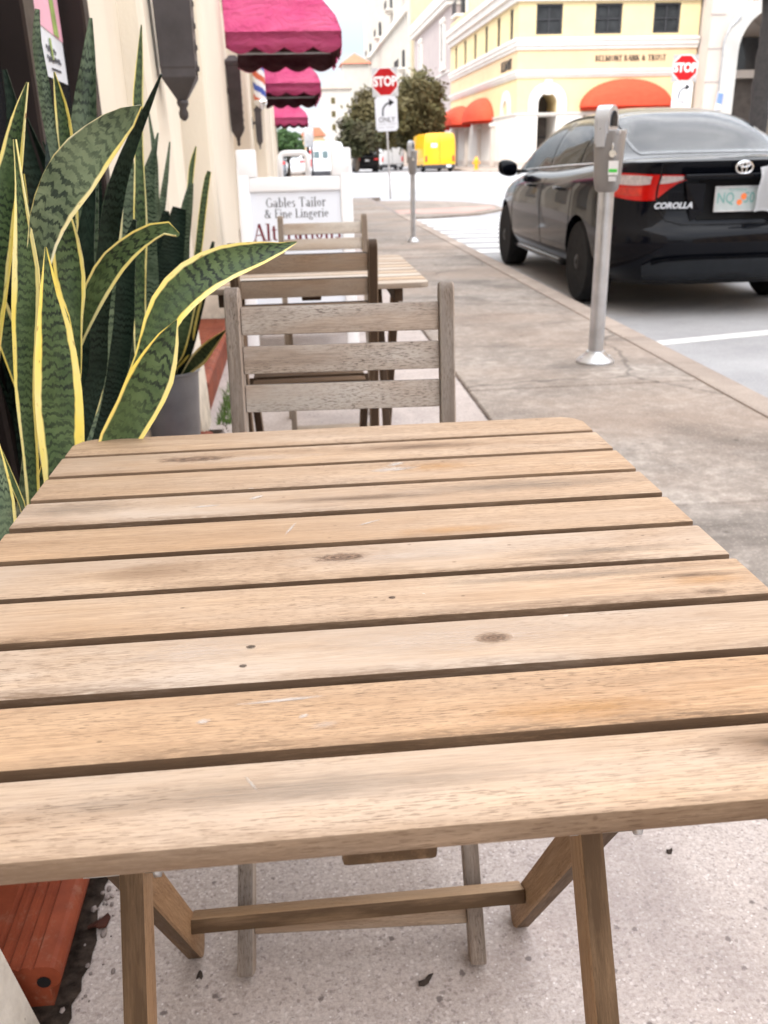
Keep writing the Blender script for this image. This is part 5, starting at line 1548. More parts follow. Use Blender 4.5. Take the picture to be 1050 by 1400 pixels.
m = NT('tinted_car_glass'); m.col((.006, .007, .009)); m.rough(.04); m.p('Specular IOR Level', .3); m.p('Coat Weight', .75); m.p('Coat Roughness', .01); m.p('Coat IOR', 1.62)
M['carglass'] = m.m
m = NT('dark_side_glass'); m.col((.004, .005, .006)); m.rough(.03); m.p('Specular IOR Level', .55)
M['sideglass'] = m.m
M['rimblack'] = plain('black_steel_rim', (.013, .013, .014), .45, .3, .2, 9)
M['valance'] = plain('valance_plastic', (.030, .036, .045), .42, 0, .15, 9)
M['lampred2'] = plain('bright_lamp_core', (.80, .045, .02), .15, 0, .2, 30, coat=1)
car = make_car('parked_car', 'black saloon car parked at the kerb behind the nearest parking meter', M['carpaint'], (3.055, 6.13, -.12), R(-.6))
# paper taped over part of the boot lid
t = thing('paper_sheet', 'white crumpled paper sheet hanging on the boot lid of the black car', 'paper', (3.255, 6.145, .86))
bm = bmesh.new()
def pf(i, j):
    x = -.125 + .25 * i / 10; z = .02 - .285 * j / 12
    return Vector((x + .006 * math.sin(j * .8), -.028 - .010 * math.sin(i * .9 + j * .5) - .012 * math.sin(j * .35), z + .008 * math.sin(i * .8)))
grid(bm, pf, 11, 13); bmesh.ops.solidify(bm, geom=list(bm.faces), thickness=.0015)
obj('sheet', bm, M['paper'], t, True)
bm = bmesh.new(); box(bm, (0, -.03, .01), (.06, .004, .02)); obj('tape', bm, M['signwhite'], t)
make_car('parked_car', 'small dark car far off under the trees left of the white van', M['black'], (5.3, 68, -.12), 0, False, 'cars far down the street')
make_car('parked_car', 'grey car seen through the handle of the white sign board', M['greypaint'], (-1.2, 47, -.12), 0, False, 'cars far down the street')
make_car('parked_car', 'pale car with lit red lamps left of the white truck', M['vanwhite'], (-.1, 58, -.12), 0, False, 'cars far down the street')

# ------------------------------------------------------------------ vans and truck
def make_van(name, label, paint, loc, rotz, W=2.0, H=2.3, L=5.4, zb=.42, lamp=True, sticker=True, group=None):
    t = thing(name, label, 'van', loc, rotz, group)
    bm = bmesh.new()
    # cross-sections along Y with rounded shoulders, sloped nose at +Y
    st = [(0, .94, .96, 0), (.05, 1, 1, 0), (L * .5, 1, 1, 0), (L * .72, .99, .98, 0), (L * .82, .97, .80, 0), (L * .86, .96, .62, 0), (L * .97, .92, .48, 0), (L, .86, .42, 0)]
    rings = []
    for y, kw, kh, _ in st:
        w = W / 2 * kw; h = zb + (H - zb) * kh
        ring = []
        for x, z in ((-w * .96, zb), (-w, zb + .12), (-w, zb + (h - zb) * .55), (-w * .965, zb + (h - zb) * .80), (-w * .90, h - .10), (-w * .78, h - .03), (-w * .4, h), (w * .4, h), (w * .78, h - .03), (w * .90, h - .10), (w * .965, zb + (h - zb) * .80), (w, zb + (h - zb) * .55), (w, zb + .12), (w * .96, zb)):
            ring.append(bm.verts.new((x, y, z)))
        rings.append(ring)
    n = len(rings[0])
    for a, b in zip(rings, rings[1:]):
        for k in range(n): bm.faces.new((a[k], a[(k + 1) % n], b[(k + 1) % n], b[k]))
    bm.faces.new(rings[0][::-1]); bm.faces.new(rings[-1])
    obj('body', bm, paint, t, True, angle=35)
    bm = newbox((0, .0, zb - .08), (W * .96, .16, .26), .04, 2); obj('rear_bumper', bm, M['greyplastic'], t, True)
    bm = newbox((0, L / 2, zb - .05), (W * .86, L * .94, .20), .02); obj('chassis', bm, M['black'], t)
    for s in (-1, 1):
        bm = newbox((s * W * .43, -.012, zb + .42), (.13, .04, .36), .015, 2); obj('tail_lamp', bm, M['lampred'], t, True)
        bm = newbox((s * (W / 2 + .004), L * .80 - .15, zb + (H - zb) * .55), (.02, .75, .5), .01); obj('side_window', bm, M['darkglass'], t)
        bm = newbox((s * (W / 2 + .12), L * .84, zb + .75), (.18, .08, .3), .03, 2); obj('door_mirror', bm, M['black'], t, True)
    bm = newbox((0, -.004, (zb + H) / 2), (.018, .02, (H - zb) * .86)); obj('door_seam', bm, M['black'], t)
    if sticker:
        bm = newbox((-.18 * W, -.014, zb + (H - zb) * .62), (.42, .02, .26), .02); obj('number_panel', bm, M['paper'], t)
    bm = newbox((.28 * W, -.10, zb - .06), (.34, .03, .16), .01); obj('number_plate', bm, M['paper'], t)
    for y in (L * .18, L * .80):
        for s in (-1, 1):
            bm = bmesh.new(); lathe(bm, [(.18, -.11), (.30, -.115), (.34, -.08), (.34, .08), (.30, .115), (.18, .11)], n=24, axis='X'); w = obj('wheel', bm, M['rubber'], t, True, angle=40); w.location = (s * (W / 2 - .13), y, .34)
            bm = bmesh.new(); lathe(bm, [(.18, s * .112), (.02, s * .105)], n=20, axis='X', cap=False); obj('rim', bm, M['galv'], w, True)
    return t
make_van('delivery_van', 'bright yellow high-roofed van parked beside the orange hydrant', M['yellow'], (9.78, 63.0, -.12), R(4), 2.15, 2.42, 5.4)
make_van('delivery_van', 'white van parked under the olive trees behind the stop sign pole', M['vanwhite'], (7.85, 75.0, -.12), R(2), 1.85, 1.68, 4.8, .40, sticker=False)
t = make_van('box_truck', 'white truck partly hidden by the right corner of the sign board', M['vanwhite'], (1.55, 45.0, -.12), 0, 1.75, 1.78, 4.8, .45, sticker=False)
bm = newbox((-.42, -.02, 1.22), (.26, .03, .30), .02); obj('rear_window', bm, M['glassgrey'], t)
bm = newbox((-.02, -.02, 1.22), (.26, .03, .30), .02); obj('rear_window', bm, M['glassgrey'], t)
bm = newbox((-.74, -.03, 1.35), (.12, .05, .14), .01); obj('marker_lamp', bm, M['lampred'], t)

# hydrant
t = thing('fire_hydrant', 'orange-yellow fire hydrant on the far corner beside the bank pillars', 'hydrant', (11.75, 60.4, 0))
bm = bmesh.new(); lathe(bm, [(.17, 0), (.17, .05), (.12, .06), (.12, .50), (.16, .52), (.16, .56), (.13, .58), (.11, .68), (.06, .74), (.03, .75), (.03, .82), (.005, .82)], n=20); obj('barrel', bm, M['hydrant'], t, True, angle=40)
bm = bmesh.new(); lathe(bm, [(.07, -.24), (.07, -.18), (.05, -.17), (.05, .17), (.07, .18), (.07, .24)], (0, 0, .42), 14, 'X'); lathe(bm, [(.08, -.22), (.08, -.15), (.06, -.1), (.06, 0)], (0, 0, .38), 14, 'Y'); obj('outlets', bm, M['hydrant'], t, True, angle=40)

# grey roadside cabinet on a post
t = thing('street_cabinet', 'grey control cabinet on a dark post below the far pink awning', 'cabinet', (.63, 35.0, -.12))
bm = newbox((0, 0, 1.78), (.34, .24, .62), .03, 2); obj('cabinet', bm, M['galv'], t, True)
bm = newbox((.02, 0, 2.18), (.22, .2, .22), .02, 2); obj('hood', bm, M['meter_light'], t, True)
bm = bmesh.new(); tube(bm, [(-.05, 0, 0), (-.05, 0, 1.5)], .05, 10); tube(bm, [(.09, 0, 0), (.09, 0, 1.5)], .035, 10); obj('post', bm, M['black'], t, True)

# ------------------------------------------------------------------ the bank on the corner
BX, BY, BXR, BYB, BH = 14.65, 62.0, 26.4, 88.0, 11.6
B2 = thing('bank_building', 'yellow and peach corner bank with white arches and cornices', 'building', (BX, BY, 0))
def bp(name, bm, m, parent=None, **kw):
    o = obj(name, bm, m, **kw); o.parent = parent or B2
    l = Vector((0, 0, 0)); p = o.parent
    while p: l += p.location; p = p.parent
    o.location = -l
    return o
def archpoly(cx, hw, z0, zs, n=14):
    return [(cx - hw, z0)] + [(cx - hw * math.cos(math.pi * k / n), zs + hw * math.sin(math.pi * k / n)) for k in range(n + 1)] + [(cx + hw, z0)]
FW = [(15.75, 17.45), (19.55, 21.3), (23.35, 25.1)]      # street-front windows
LWN = [64.1, 68.0, 72.2, 76.5, 80.8, 85.2]                 # flank windows, Y centres
cut = bmesh.new()
for a, b in FW: box(cut, ((a + b) / 2, BY, 8.72), (b - a, .8, 1.72))
for y in LWN: box(cut, (BX, y, 8.68), (.8, 1.0, 1.78))
prism(cut, archpoly(16.68, .62, -.2, 3.88), BY - .6, BY + 2.4, 'XZ')
prism(cut, [(19.1, -.2), (19.1, 3.2), (24.7, 3.2), (24.7, -.2)], BY - .6, BY + 1.5, 'XZ')
prism(cut, archpoly(65.0, .75, .0, 3.5), BX - .6, BX + .4, 'YZ')
for a, b in ((68.8, 73.0), (74.2, 78.6), (79.6, 83.4), (84.4, 87.4)):
    prism(cut, [(a, -.2), (a, 3.0), (b, 3.0), (b, -.2)], BX - .6, BX + 2.6, 'YZ')
# walls in three bands of colour (each butted on the one below)
cutme = bpy.data.meshes.new('cut'); cut.to_mesh(cutme); cut.free()
def wallband(name, z0, z1, m, inset=0):
    bm = bmesh.new(); box(bm, ((BX + BXR) / 2, (BY + BYB) / 2, (z0 + z1) / 2), (BXR - BX - inset, BYB - BY - inset, z1 - z0))
    o = obj(name, bm, m)
    c = link(bpy.data.objects.new('cutter', cutme.copy()))
    bpy.context.view_layer.update()
    apply_bool(o, c)
    o.data.materials.clear(); o.data.materials.append(m)
    o.parent = B2; o.location = (-BX, -BY, 0)
    return o
wallband('stone_base', 0, 3.25, M['trim'], -.08)
wallband('wall', 3.25, 5.44, M['bank_yellow'])
wallband('wall', 5.44, 7.05, M['bank_peach'])
wallband('wall', 7.05, 10.6, M['bank_yellow'])
def course(z0, z1, out, m=M['trim']):
    bm = bmesh.new()
    steps = [(z0, out * .35), (z0 + (z1 - z0) * .3, out * .35), (z0 + (z1 - z0) * .32, out * .7), (z0 + (z1 - z0) * .7, out * .75), (z0 + (z1 - z0) * .72, out), (z1, out)]
    rings = []
    for z, o in steps:
        rings.append([bm.verts.new(v) for v in ((BX - o, BY - o, z), (BXR + .02, BY - o, z), (BXR + .02, BYB + .02, z), (BX - o, BYB + .02, z))])
    for a, b in zip(rings, rings[1:]):
        for k in range(4): bm.faces.new((a[k], a[(k + 1) % 4], b[(k + 1) % 4], b[k]))
    bm.faces.new(rings[0][::-1]); bm.faces.new(rings[-1])
    return bm
bp('cornice', course(7.02, 7.68, .26), M['trim'])
bp('cornice', course(5.40, 5.84, .22), M['trim'])
bp('cornice', course(9.72, 10.9, .55), M['trim'])
bp('impost_band', course(3.14, 3.34, .14), M['trim'])
bp('plinth', course(0, .45, .10), M['stone'])
bm = newbox(((BX + BXR) / 2, (BY + BYB) / 2, 11.2), (BXR - BX, BYB - BY, .8)); bp('parapet', bm, M['bank_yellow'])
def bwin(c, w, h, axis):
    """dark four-light window, set back in its opening"""
    bm = bmesh.new()
    T = .12
    def bx(u, z, su, sz, d, sd):
        if axis == 'F': box(bm, (c[0] + u, c[1] + d, c[2] + z), (su, sd, sz))
        else: box(bm, (c[0] + d, c[1] + u, c[2] + z), (sd, su, sz))
    for s in (-1, 1):
        bx(s * (w / 2 - T / 2), 0, T, h, .12, .10); bx(0, s * (h / 2 - T / 2), w - 2 * T, T, .12, .10)
    bx(0, 0, .07, h - 2 * T, .13, .06); bx(-w / 4 + .04, 0, w / 2 - T - .06, .06, .13, .05); bx(w / 4 - .04, 0, w / 2 - T - .06, .06, .13, .05)
    o = bp('window', bm, M['greyplastic'])
    bm2 = bmesh.new()
    if axis == 'F': box(bm2, (c[0], c[1] + .19, c[2]), (w, .03, h))
    else: box(bm2, (c[0] + .19, c[1], c[2]), (.03, w, h))
    p = obj('pane', bm2, M['blindglass'], o); p.location = (0, 0, 0)
    return o
for a, b in FW: bwin(((a + b) / 2, BY, 8.72), b - a, 1.72, 'F')
for y in LWN: bwin((BX, y, 8.68), 1.0, 1.78, 'L')
# arch surrounds with keystones
def surround(poly_out, poly_in, lo, hi, plane):
    bm = bmesh.new()
    n = len(poly_in)
    def P(p, d): return (p[0], d, p[1]) if plane == 'XZ' else (d, p[0], p[1])
    A = [bm.verts.new(P(p, lo)) for p in poly_out]; Bv = [bm.verts.new(P(p, lo)) for p in poly_in]
    C2 = [bm.verts.new(P(p, hi)) for p in poly_out]; D2 = [bm.verts.new(P(p, hi)) for p in poly_in]
    for k in range(n - 1):
        bm.faces.new((A[k], A[k + 1], Bv[k + 1], Bv[k])); bm.faces.new((A[k], A[k + 1], C2[k + 1], C2[k])); bm.faces.new((Bv[k], Bv[k + 1], D2[k + 1], D2[k])); bm.faces.new((C2[k], C2[k + 1], D2[k + 1], D2[k]))
    return bm
po = archpoly(16.68, 1.26, 3.36, 3.88); pi = archpoly(16.68, .63, 3.36, 3.88)
bp('arch_surround', surround(po, pi, BY - .12, BY + .3, 'XZ'), M['trim'])
bm = bmesh.new(); prism(bm, [(16.48, 4.4), (16.44, 5.3), (16.92, 5.3), (16.88, 4.4)], BY - .18, BY - .02, 'XZ'); bp('keystone', bm, M['trim'])
po = archpoly(65.0, 1.35, 3.36, 3.5); pi = archpoly(65.0, .76, 3.36, 3.5)
bp('arch_surround', surround(po, pi, BX - .12, BX + .3, 'YZ'), M['trim'])
bm = newbox((16.68, BY + 2.36, 2.3), (1.5, .06, 4.8)); bp('door_recess', bm, M['interior'])
bm = newbox((16.68, BY + 2.30, 1.9), (1.30, .06, .10)); bp('door_bar', bm, M['greyplastic'])
bm = newbox((BX + .45, 65.0, 2.2), (.06, 1.7, 4.6)); bp('niche_back', bm, M['stone'])
bm = newbox((21.9, BY + 1.45, 1.6), (5.7, .06, 3.3)); bp('shop_window', bm, M['darkglass'])
bm = newbox((BX + 2.55, 78.1, 1.55), (.06, 18.8, 3.2)); bp('arcade_back', bm, M['interior'])
for y in (68.6, 73.6, 79.1, 83.9):
    bm = newbox((BX - .03, y, 1.5), (.50, .55, 3.0), .03); bp('pilaster', bm, M['stone'])
    bm = newbox((BX - .05, y, 2.86), (.62, .70, .25), .03); bp('capital', bm, M['trim'])
for y in (71.0, 76.4, 81.5):
    bm = newbox((BX + 2.45, y, 1.35), (.08, 1.5, 2.7)); bp('dark_door', bm, M['blindglass'])
# lettering, sized from the photograph
bm = bmesh.new(); serif_text(bm, 'BELMONT BANK & TRUST', .34, 0, 'C', .05, 1.7)
bmesh.ops.translate(bm, vec=(22.05, BY - .03, 6.30), verts=bm.verts); bp('lettering', bm, M['signink'])
bm = bmesh.new(); serif_text(bm, 'BELMONT', .62, 0, 'C', .05, 2.2)
bmesh.ops.rotate(bm, cent=(0, 0, 0), matrix=Matrix.Rotation(R(-90), 3, 'Z'), verts=bm.verts)
bmesh.ops.translate(bm, vec=(BX - .03, 65.2, 6.08), verts=bm.verts); bp('lettering', bm, M['signink'])

# orange awnings of the bank
def dome_awning(loc, rotz, L, D, Hh, label):
    t = thing('awning', label, 'awning', loc, rotz, 'orange awnings of the bank')
    bm = bmesh.new()
    nu, nv = 25, 9
    def P(i, j):
        a = math.pi * i / (nu - 1); b = math.pi / 2 * j / (nv - 1)
        return Vector((-L / 2 * math.cos(a) , -D * math.sin(b) * max(0.02, math.sin(a)) ** .6, Hh * math.sin(a) * math.cos(b) ** .8 if j < nv - 1 else 0))
    grid(bm, P, nu, nv); bmesh.ops.remove_doubles(bm, verts=bm.verts, dist=.01); bmesh.ops.solidify(bm, geom=list(bm.faces), thickness=.03)
    obj('canopy', bm, M['orange_fabric'], t, True, angle=60)
    bm = bmesh.new()
    grid(bm, lambda i, j: Vector((-L / 2 * math.cos(math.pi * i / 24), -D * max(.02, math.sin(math.pi * i / 24)) ** .6, -.22 * j)), 25, 2)
    bmesh.ops.solidify(bm, geom=list(bm.faces), thickness=.03); obj('valance', bm, M['orange_fabric'], t, True)
    return t
dome_awning((21.9, BY - .02, 3.62), 0, 6.1, 1.2, 1.62, 'wide half-domed orange awning under the bank lettering')
dome_awning((BX - .02, 72.9, 3.2), R(-90), 8.0, 1.35, 1.65, 'orange awning on the bank flank, nearer to the corner arch')
dome_awning((BX - .02, 82.5, 3.2), R(-90), 9.6, 1.45, 1.55, 'orange awning on the bank flank, behind the yellow van')

# ------------------------------------------------------------------ other buildings
def tower(name, label, x0, x1, y0, y1, h, m, loc=None):
    t = thing(name, label, 'building', (x0, y0, 0))
    bm = newbox(((x1 - x0) / 2, (y1 - y0) / 2, h / 2), (x1 - x0, y1 - y0, h)); obj('wall', bm, m, t)
    return t
def balcony(t, x, y, z, w=1.6):
    bm = bmesh.new(); box(bm, (x - .12, y, z + 1.0), (.25, w * .7, 1.9)); o = obj('window', bm, M['blindglass'], t)
    bm = bmesh.new(); box(bm, (x - .5, y, z - .12), (1.0, w * 1.3, .22), .05, 2); box(bm, (x - .35, y, z - .38), (.6, w, .3), .08, 2)
    b = obj('balcony', bm, M['trim'], t)
    bm = bmesh.new()
    for k in range(9): box(bm, (x - .92, y - w * .6 + w * 1.2 * k / 8, z + .45), (.05, .06, .9))
    box(bm, (x - .92, y, z + .92), (.07, w * 1.26, .07)); obj('railing', bm, M['darkmetal'], b)
t = tower('office_building', 'pinkish windowed building between the bank and the ribbed tower', 14.7, 30, 88.3, 114, 13.6, M['pinkwall'])
bm = newbox((7.4, 12.9, 14.1), (15.9, 26.4, 1.0), .1); obj('cornice', bm, M['trim'], t)
bm = newbox((7.4, 12.9, 13.4), (15.6, 26.0, .35)); obj('cornice', bm, M['trim'], t)
for y in (3.9, 19.5):
    bm = newbox((-.06, y, 10.6), (.3, 1.0, 2.9)); o = obj('window', bm, M['blindglass'], t)
    for s in (-1, 1): bm = newbox((-.08, y + s * .75, 10.4), (.36, .35, 3.8), .05); obj('window_surround', bm, M['trim'], t)
    bm = newbox((-.10, y, 12.4), (.4, 2.1, .5), .1); obj('window_surround', bm, M['trim'], t)
    bm = newbox((-.10, y, 8.4), (.4, 2.1, .35), .05); obj('window_surround', bm, M['trim'], t)
bm = newbox((-.02, 12.9, 8.0), (.12, 25, .12)); obj('string_course', bm, M['trim'], t)
t = tower('apartment_tower', 'cream tower with balconies rising behind the bank roof', 15.6, 40, 84.0, 100, 34, M['creamtower'])
for y, z in ((2.6, 12.2), (2.6, 16.2), (9, 16.2)): balcony(t, 0, y, z)
for k in range(7): bm = newbox((-.08, 1.0 + k * 2.3, 17), (.2, .35, 34)); obj('rib', bm, M['trim'], t)
t = tower('ribbed_tower', 'tall cream tower with vertical ribs and a diagonal row of balconies', 14.7, 40, 116.5, 186, 46, M['creamtower'])
for k in range(26):
    bm = newbox((-.12, 1.2 + k * 2.66, 23.2), (.35, .7, 46)); obj('rib', bm, M['whitewall'], t)
for k, (y, z) in enumerate(((4, 20.5), (19, 19.2), (36, 17.8), (54, 16.8), (5.5, 11.0), (15, 10.6), (31, 10.2))):
    balcony(t, -.2, y, z, 2.2)
bm = newbox((-.3, 35, 17.0), (.5, 68, .8), .1); obj('string_course', bm, M['trim'], t)
bm = newbox((-.25, 9, 9.0), (.5, 18, .9), .1); obj('string_course', bm, M['trim'], t)
t = thing('white_tower', 'white tower with a red hipped roof at the far end of the street', 'building', (8.3, 150, 0))
bm = newbox((2.1, 3, 7.0), (4.0, 6, 14)); obj('wall', bm, M['whitewall'], t)
bm = bmesh.new(); b4 = [bm.verts.new(v) for v in ((-.3, -.4, 14.0), (4.5, -.4, 14.0), (4.5, 6.4, 14.0), (-.3, 6.4, 14.0))]; ap = bm.verts.new((2.1, 3, 15.7)); bm.faces.new(b4)
for k in range(4): bm.faces.new((b4[k], b4[(k + 1) % 4], ap))
obj('roof', bm, M['roofred'], t)
for x in (.9, 1.7, 2.5): bm = newbox((x, -.02, 7.4), (.45, .12, 2.0)); obj('window', bm, M['turq'] if x > 1 else M['greypaint'], t)
for k in range(8): bm = newbox((.2 + k * .55, -.1, 13.75), (.18, .25, .3)); obj('bracket', bm, M['stone'], t)
t = tower('cream_house', 'low cream building with small windows left of the white tower', 4.4, 8.0, 128, 140, 9.2, M['whitewall'])
bm = bmesh.new(); prism(bm, [(-.3, 9.2), (3.9, 9.2), (2.4, 10.2), (1.2, 10.2)], -.3, 12, 'XZ'); obj('roof', bm, M['stone'], t)
for z in (4.6, 6.2, 7.8): bm = newbox((1.3, -.02, z), (.5, .1, .7)); obj('window', bm, M['fo_olive'], t)
t = tower('olive_house', 'low ochre house far off behind the white truck', .9, 2.6, 78, 86, 2.6, M['bank_peach'])
bm = bmesh.new(); prism(bm, [(-.2, 2.6), (1.9, 2.6), (1.4, 3.2), (.3, 3.2)], -.2, 8, 'XZ'); obj('roof', bm, M['roofred'], t)
# shopfront row behind the trees, red awnings below
t = tower('arcade_building', 'shaded shop arcade with small red awnings behind the olive trees', 9.5, 14.6, 112, 125, 3.6, M['stone'])
for k in range(4): bm = newbox((.6 + k * 1.25, -.03, 1.3), (.8, .15, 2.4)); obj('opening', bm, M['interior'], t)
for k in range(2): bm = newbox((1.0 + k * 2.4, -.5, 2.9), (1.6, .9, .5), .1); obj('awning', bm, M['redpaint'], t)

# stone building at the right with a big arch
t = thing('stone_building', 'pale stone building with a tall dark arch at the right edge', 'building', (26.5, 60.6, 0))
bm = newbox((9, 6, 9), (17.9, 12, 18)); w = obj('wall', bm, M['stone'])
cb = bmesh.new(); prism(cb, archpoly(31.0, 2.5, -.5, 6.6, 20), 58, 66, 'XZ'); c = obj('cut', cb)
w.location = (26.5, 60.6, 0); bpy.context.view_layer.update(); apply_bool(w, c); w.data.materials.clear(); w.data.materials.append(M['stone'])
w.parent = t; w.location = (0, 0, 0)
po = archpoly(31.0 - 26.5, 3.5, 0, 6.6, 20); pi = archpoly(31.0 - 26.5, 2.51, 0, 6.6, 20)
bm = surround(po, pi, -.14, .4, 'XZ'); obj('arch_surround', bm, M['whitewall'], t)
for k in range(9):
    for (xa, xb) in ((.0, .98),):
        bm = newbox(((xa + xb) / 2, -.012, 1.1 + 1.9 * k), (xb - xa, .05, .05)); obj('stone_joint', bm, M['pinkwall'], t)
bm = newbox((4.6, 5.0, 3.5), (6.2, .1, 8)); obj('arch_back', bm, M['interior'], t)
bm = newbox((4.6, 4.2, 5.6), (6.0, .5, .5)); obj('transom', bm, M['stone'], t)
bm = newbox((4.6, 4.6, 6.8), (6.0, .1, 2.2)); obj('arch_window', bm, M['darkglass'], t)
bm = bmesh.new(); tube(bm, [(.98, -.12, 0), (.98, -.12, 7.2), (1.25, -.2, 8.0), (1.9, -.25, 8.6)], .05, 8); obj('downpipe', bm, M['galv'], t, True)
t = thing('banner', 'small blue and pink banner hanging on the pipe of the stone building', 'banner', (27.5, 60.35, 3.2))
bm = bmesh.new(); prism(bm, [(-.22, 0), (.16, .1), (.26, 1.05), (-.1, 1.1)], -.01, .01, 'XZ'); obj('cloth', bm, M['signwhite'], t)
bm = bmesh.new(); prism(bm, [(-.16, .45), (.19, .35), (.25, 1.0), (-.09, 1.05)], -.016, -.011, 'XZ'); obj('blue_print', bm, M['blue2'], t)

# ------------------------------------------------------------------ trees
def leaf_crown(bm, c, rad, n, size, rnd, seed, hollow=.45):
    """leaf-sized faces gathered on clumps spread through the crown"""
    clumps = []
    k = max(8, n // 42)
    for i in range(k):
        while True:
            p = Vector((rnd.uniform(-1, 1), rnd.uniform(-1, 1), rnd.uniform(-1, 1)))
            if hollow < p.length < 1: break
        q = .8 + .45 * mnoise.noise(p * 1.7 + Vector((seed, 0, 0)))
        clumps.append((Vector((c[0] + p.x * rad[0] * q, c[1] + p.y * rad[1] * q, c[2] + p.z * rad[2] * q)), rnd.uniform(.12, .30)))
    for i in range(n):
        cc, r = clumps[i % k]
        d = Vector((rnd.gauss(0, 1), rnd.gauss(0, 1), rnd.gauss(0, .8)))
        p = cc + Vector((d.x * rad[0], d.y * rad[1], d.z * rad[2])) * r * .55
        s = size * rnd.uniform(.6, 1.3)
        u = Vector((rnd.gauss(0, 1), rnd.gauss(0, 1), rnd.gauss(0, 1))).normalized()
        v = u.orthogonal().normalized()
        bm.faces.new([bm.verts.new(p + u * s), bm.verts.new(p + v * s * .45), bm.verts.new(p - u * s), bm.verts.new(p - v * s * .45)])
def tree(label, loc, h, rad, cz, m, n, seed, size=.20, group='trees across the junction', trunk=.16):
    rnd = random.Random(seed)
    t = thing('street_tree', label, 'tree', loc, 0, group)
    bm = bmesh.new()
    tube(bm, [(0, 0, 0), (.05, 0, h * .25), (-.05, .04, h * .45), (.04, 0, h * .75)], [trunk, trunk * .8, trunk * .62, trunk * .2], 9)
    for k in range(9):
        a = rnd.uniform(0, 6.28); z0 = h * rnd.uniform(.25, .55)
        e = Vector((math.cos(a) * rad[0] * .7, math.sin(a) * rad[1] * .7, cz + rad[2] * rnd.uniform(-.4, .6)))
        s = Vector((0, 0, z0)); mid = s.lerp(e, .5) + Vector((0, 0, -.1))
        tube(bm, [s, mid, e], [trunk * .4, trunk * .25, trunk * .06], 6)
    obj('trunk', bm, M['bark'], t, True)
    bm = bmesh.new(); leaf_crown(bm, (0, 0, cz), rad, n, size, rnd, seed)
    obj('crown', bm, m, t)
    return t
tree('tall olive-brown tree behind the stop sign, spreading to the right', (9.6, 73.0, 0), 6.6, (2.5, 2.2, 2.65), 4.35, M['fo_olive'], 8200, 3)
tree('olive-brown tree directly left of the stop sign pole', (6.2, 70.0, 0), 5.4, (2.3, 1.8, 2.1), 3.45, M['fo_olive'], 7000, 4)
tree('dark low tree at the left end of the olive trees', (4.5, 67.0, 0), 3.5, (1.6, 1.4, 1.35), 2.2, M['fo_dark'], 3600, 5)
tree('slim olive tree beside the bank awning, right of the others', (11.6, 80.0, 0), 5.6, (1.3, 1.6, 2.2), 3.9, M['fo_olive'], 3600, 6)
tree('dark shaded tree deep under the olive crowns', (8.2, 84.0, 0), 4.2, (3.2, 2.0, 1.7), 2.5, M['fo_dark'], 4200, 8)
tree('dark green tree below the far pink awning', (-.25, 50.0, 0), 2.8, (.95, 1.4, .80), 1.72, M['fo_green'], 3000, 9, .14, trunk=.1)
tree('green tree far down the street above the white truck', (2.2, 95.0, 0), 3.6, (1.6, 1.6, 1.2), 2.0, M['fo_olive'], 1600, 10, .2)

t = thing('palm_tree', 'palm with a thick dark trunk and dry hanging fronds at the right edge', 'palm tree', (27.75, 55.0, 0))
bm = bmesh.new()
tube(bm, [(-.15, 0, z) for z in [0, .3]] + [(-.15 + .05 * math.sin(k * .6), 0, .3 + k * .5) for k in range(1, 25)], [.62, .58] + [.52 + .03 * math.sin(k * 2.1) for k in range(24)], 16); obj('trunk', bm, M['palmbark'], t, True)
def frond(bm, p0, d, L, droop, rnd):
    pts = []; p = Vector(p0); v = Vector(d).normalized()
    for k in range(13):
        pts.append(p.copy()); p = p + v * L / 12; v = (v + Vector((0, 0, -droop / 12))).normalized()
    tube(bm, pts, [.05 * (1 - k / 14) for k in range(13)], 5)
    for k in range(1, 13):
        tdir = (pts[k] - pts[k - 1]).normalized(); s = tdir.cross(Vector((0, 0, 1)))
        s = s.normalized() if s.length > .05 else Vector((1, 0, 0))
        for sg in (-1, 1):
            for q in (0, .5):
                a = pts[k - 1].lerp(pts[k], q); w = L * .20 * math.sin(math.pi * (k + .5) / 14) + .1
                tip = a + s * sg * w + tdir * w * .5 + Vector((0, 0, -w * .55))
                bm.faces.new([bm.verts.new(a - tdir * .05), bm.verts.new(a + tdir * .05), bm.verts.new(tip)])
rnd = random.Random(5)
bm = bmesh.new()
for k in range(22):
    a = k * 2.4; frond(bm, (-.15, 0, 12.1), (math.cos(a), math.sin(a), rnd.uniform(.1, 1.0)), 3.6, 1.9, rnd)
obj('crown', bm, M['fo_green'], t)
bm = bmesh.new()
for k in range(26):
    a = k * 2.4; frond(bm, (-.15 + .4 * math.cos(a), .4 * math.sin(a), 11.9 - .05 * k), (math.cos(a) * .5, math.sin(a) * .5, -.7), rnd.uniform(1.6, 2.6), 1.2, rnd)
obj('dry_fronds', bm, M['fo_dry'], t)

# ------------------------------------------------------------------ light, sky, camera
SUN_EL, SUN_AZ = 50.0, 212.0        # azimuth measured from +Y towards +X
w = bpy.data.worlds.new('World'); scene.world = w; w.use_nodes = True
nt = w.node_tree; bgn = nt.nodes['Background']
sky = nt.nodes.new('ShaderNodeTexSky'); sky.sky_type = 'NISHITA'; sky.sun_disc = False
sky.sun_elevation = R(SUN_EL); sky.sun_rotation = R(SUN_AZ); sky.air_density = 1.0; sky.dust_density = 2.5; sky.ozone_density = 1.0
tc = nt.nodes.new('ShaderNodeTexCoord')
mp = nt.nodes.new('ShaderNodeMapping'); mp.inputs['Scale'].default_value = (1.0, 1.0, 2.4)
nt.links.new(tc.outputs['Generated'], mp.inputs[0])
nz = nt.nodes.new('ShaderNodeTexNoise'); nz.inputs['Scale'].default_value = 2.6; nz.inputs['Detail'].default_value = 8; nz.inputs['Roughness'].default_value = .58
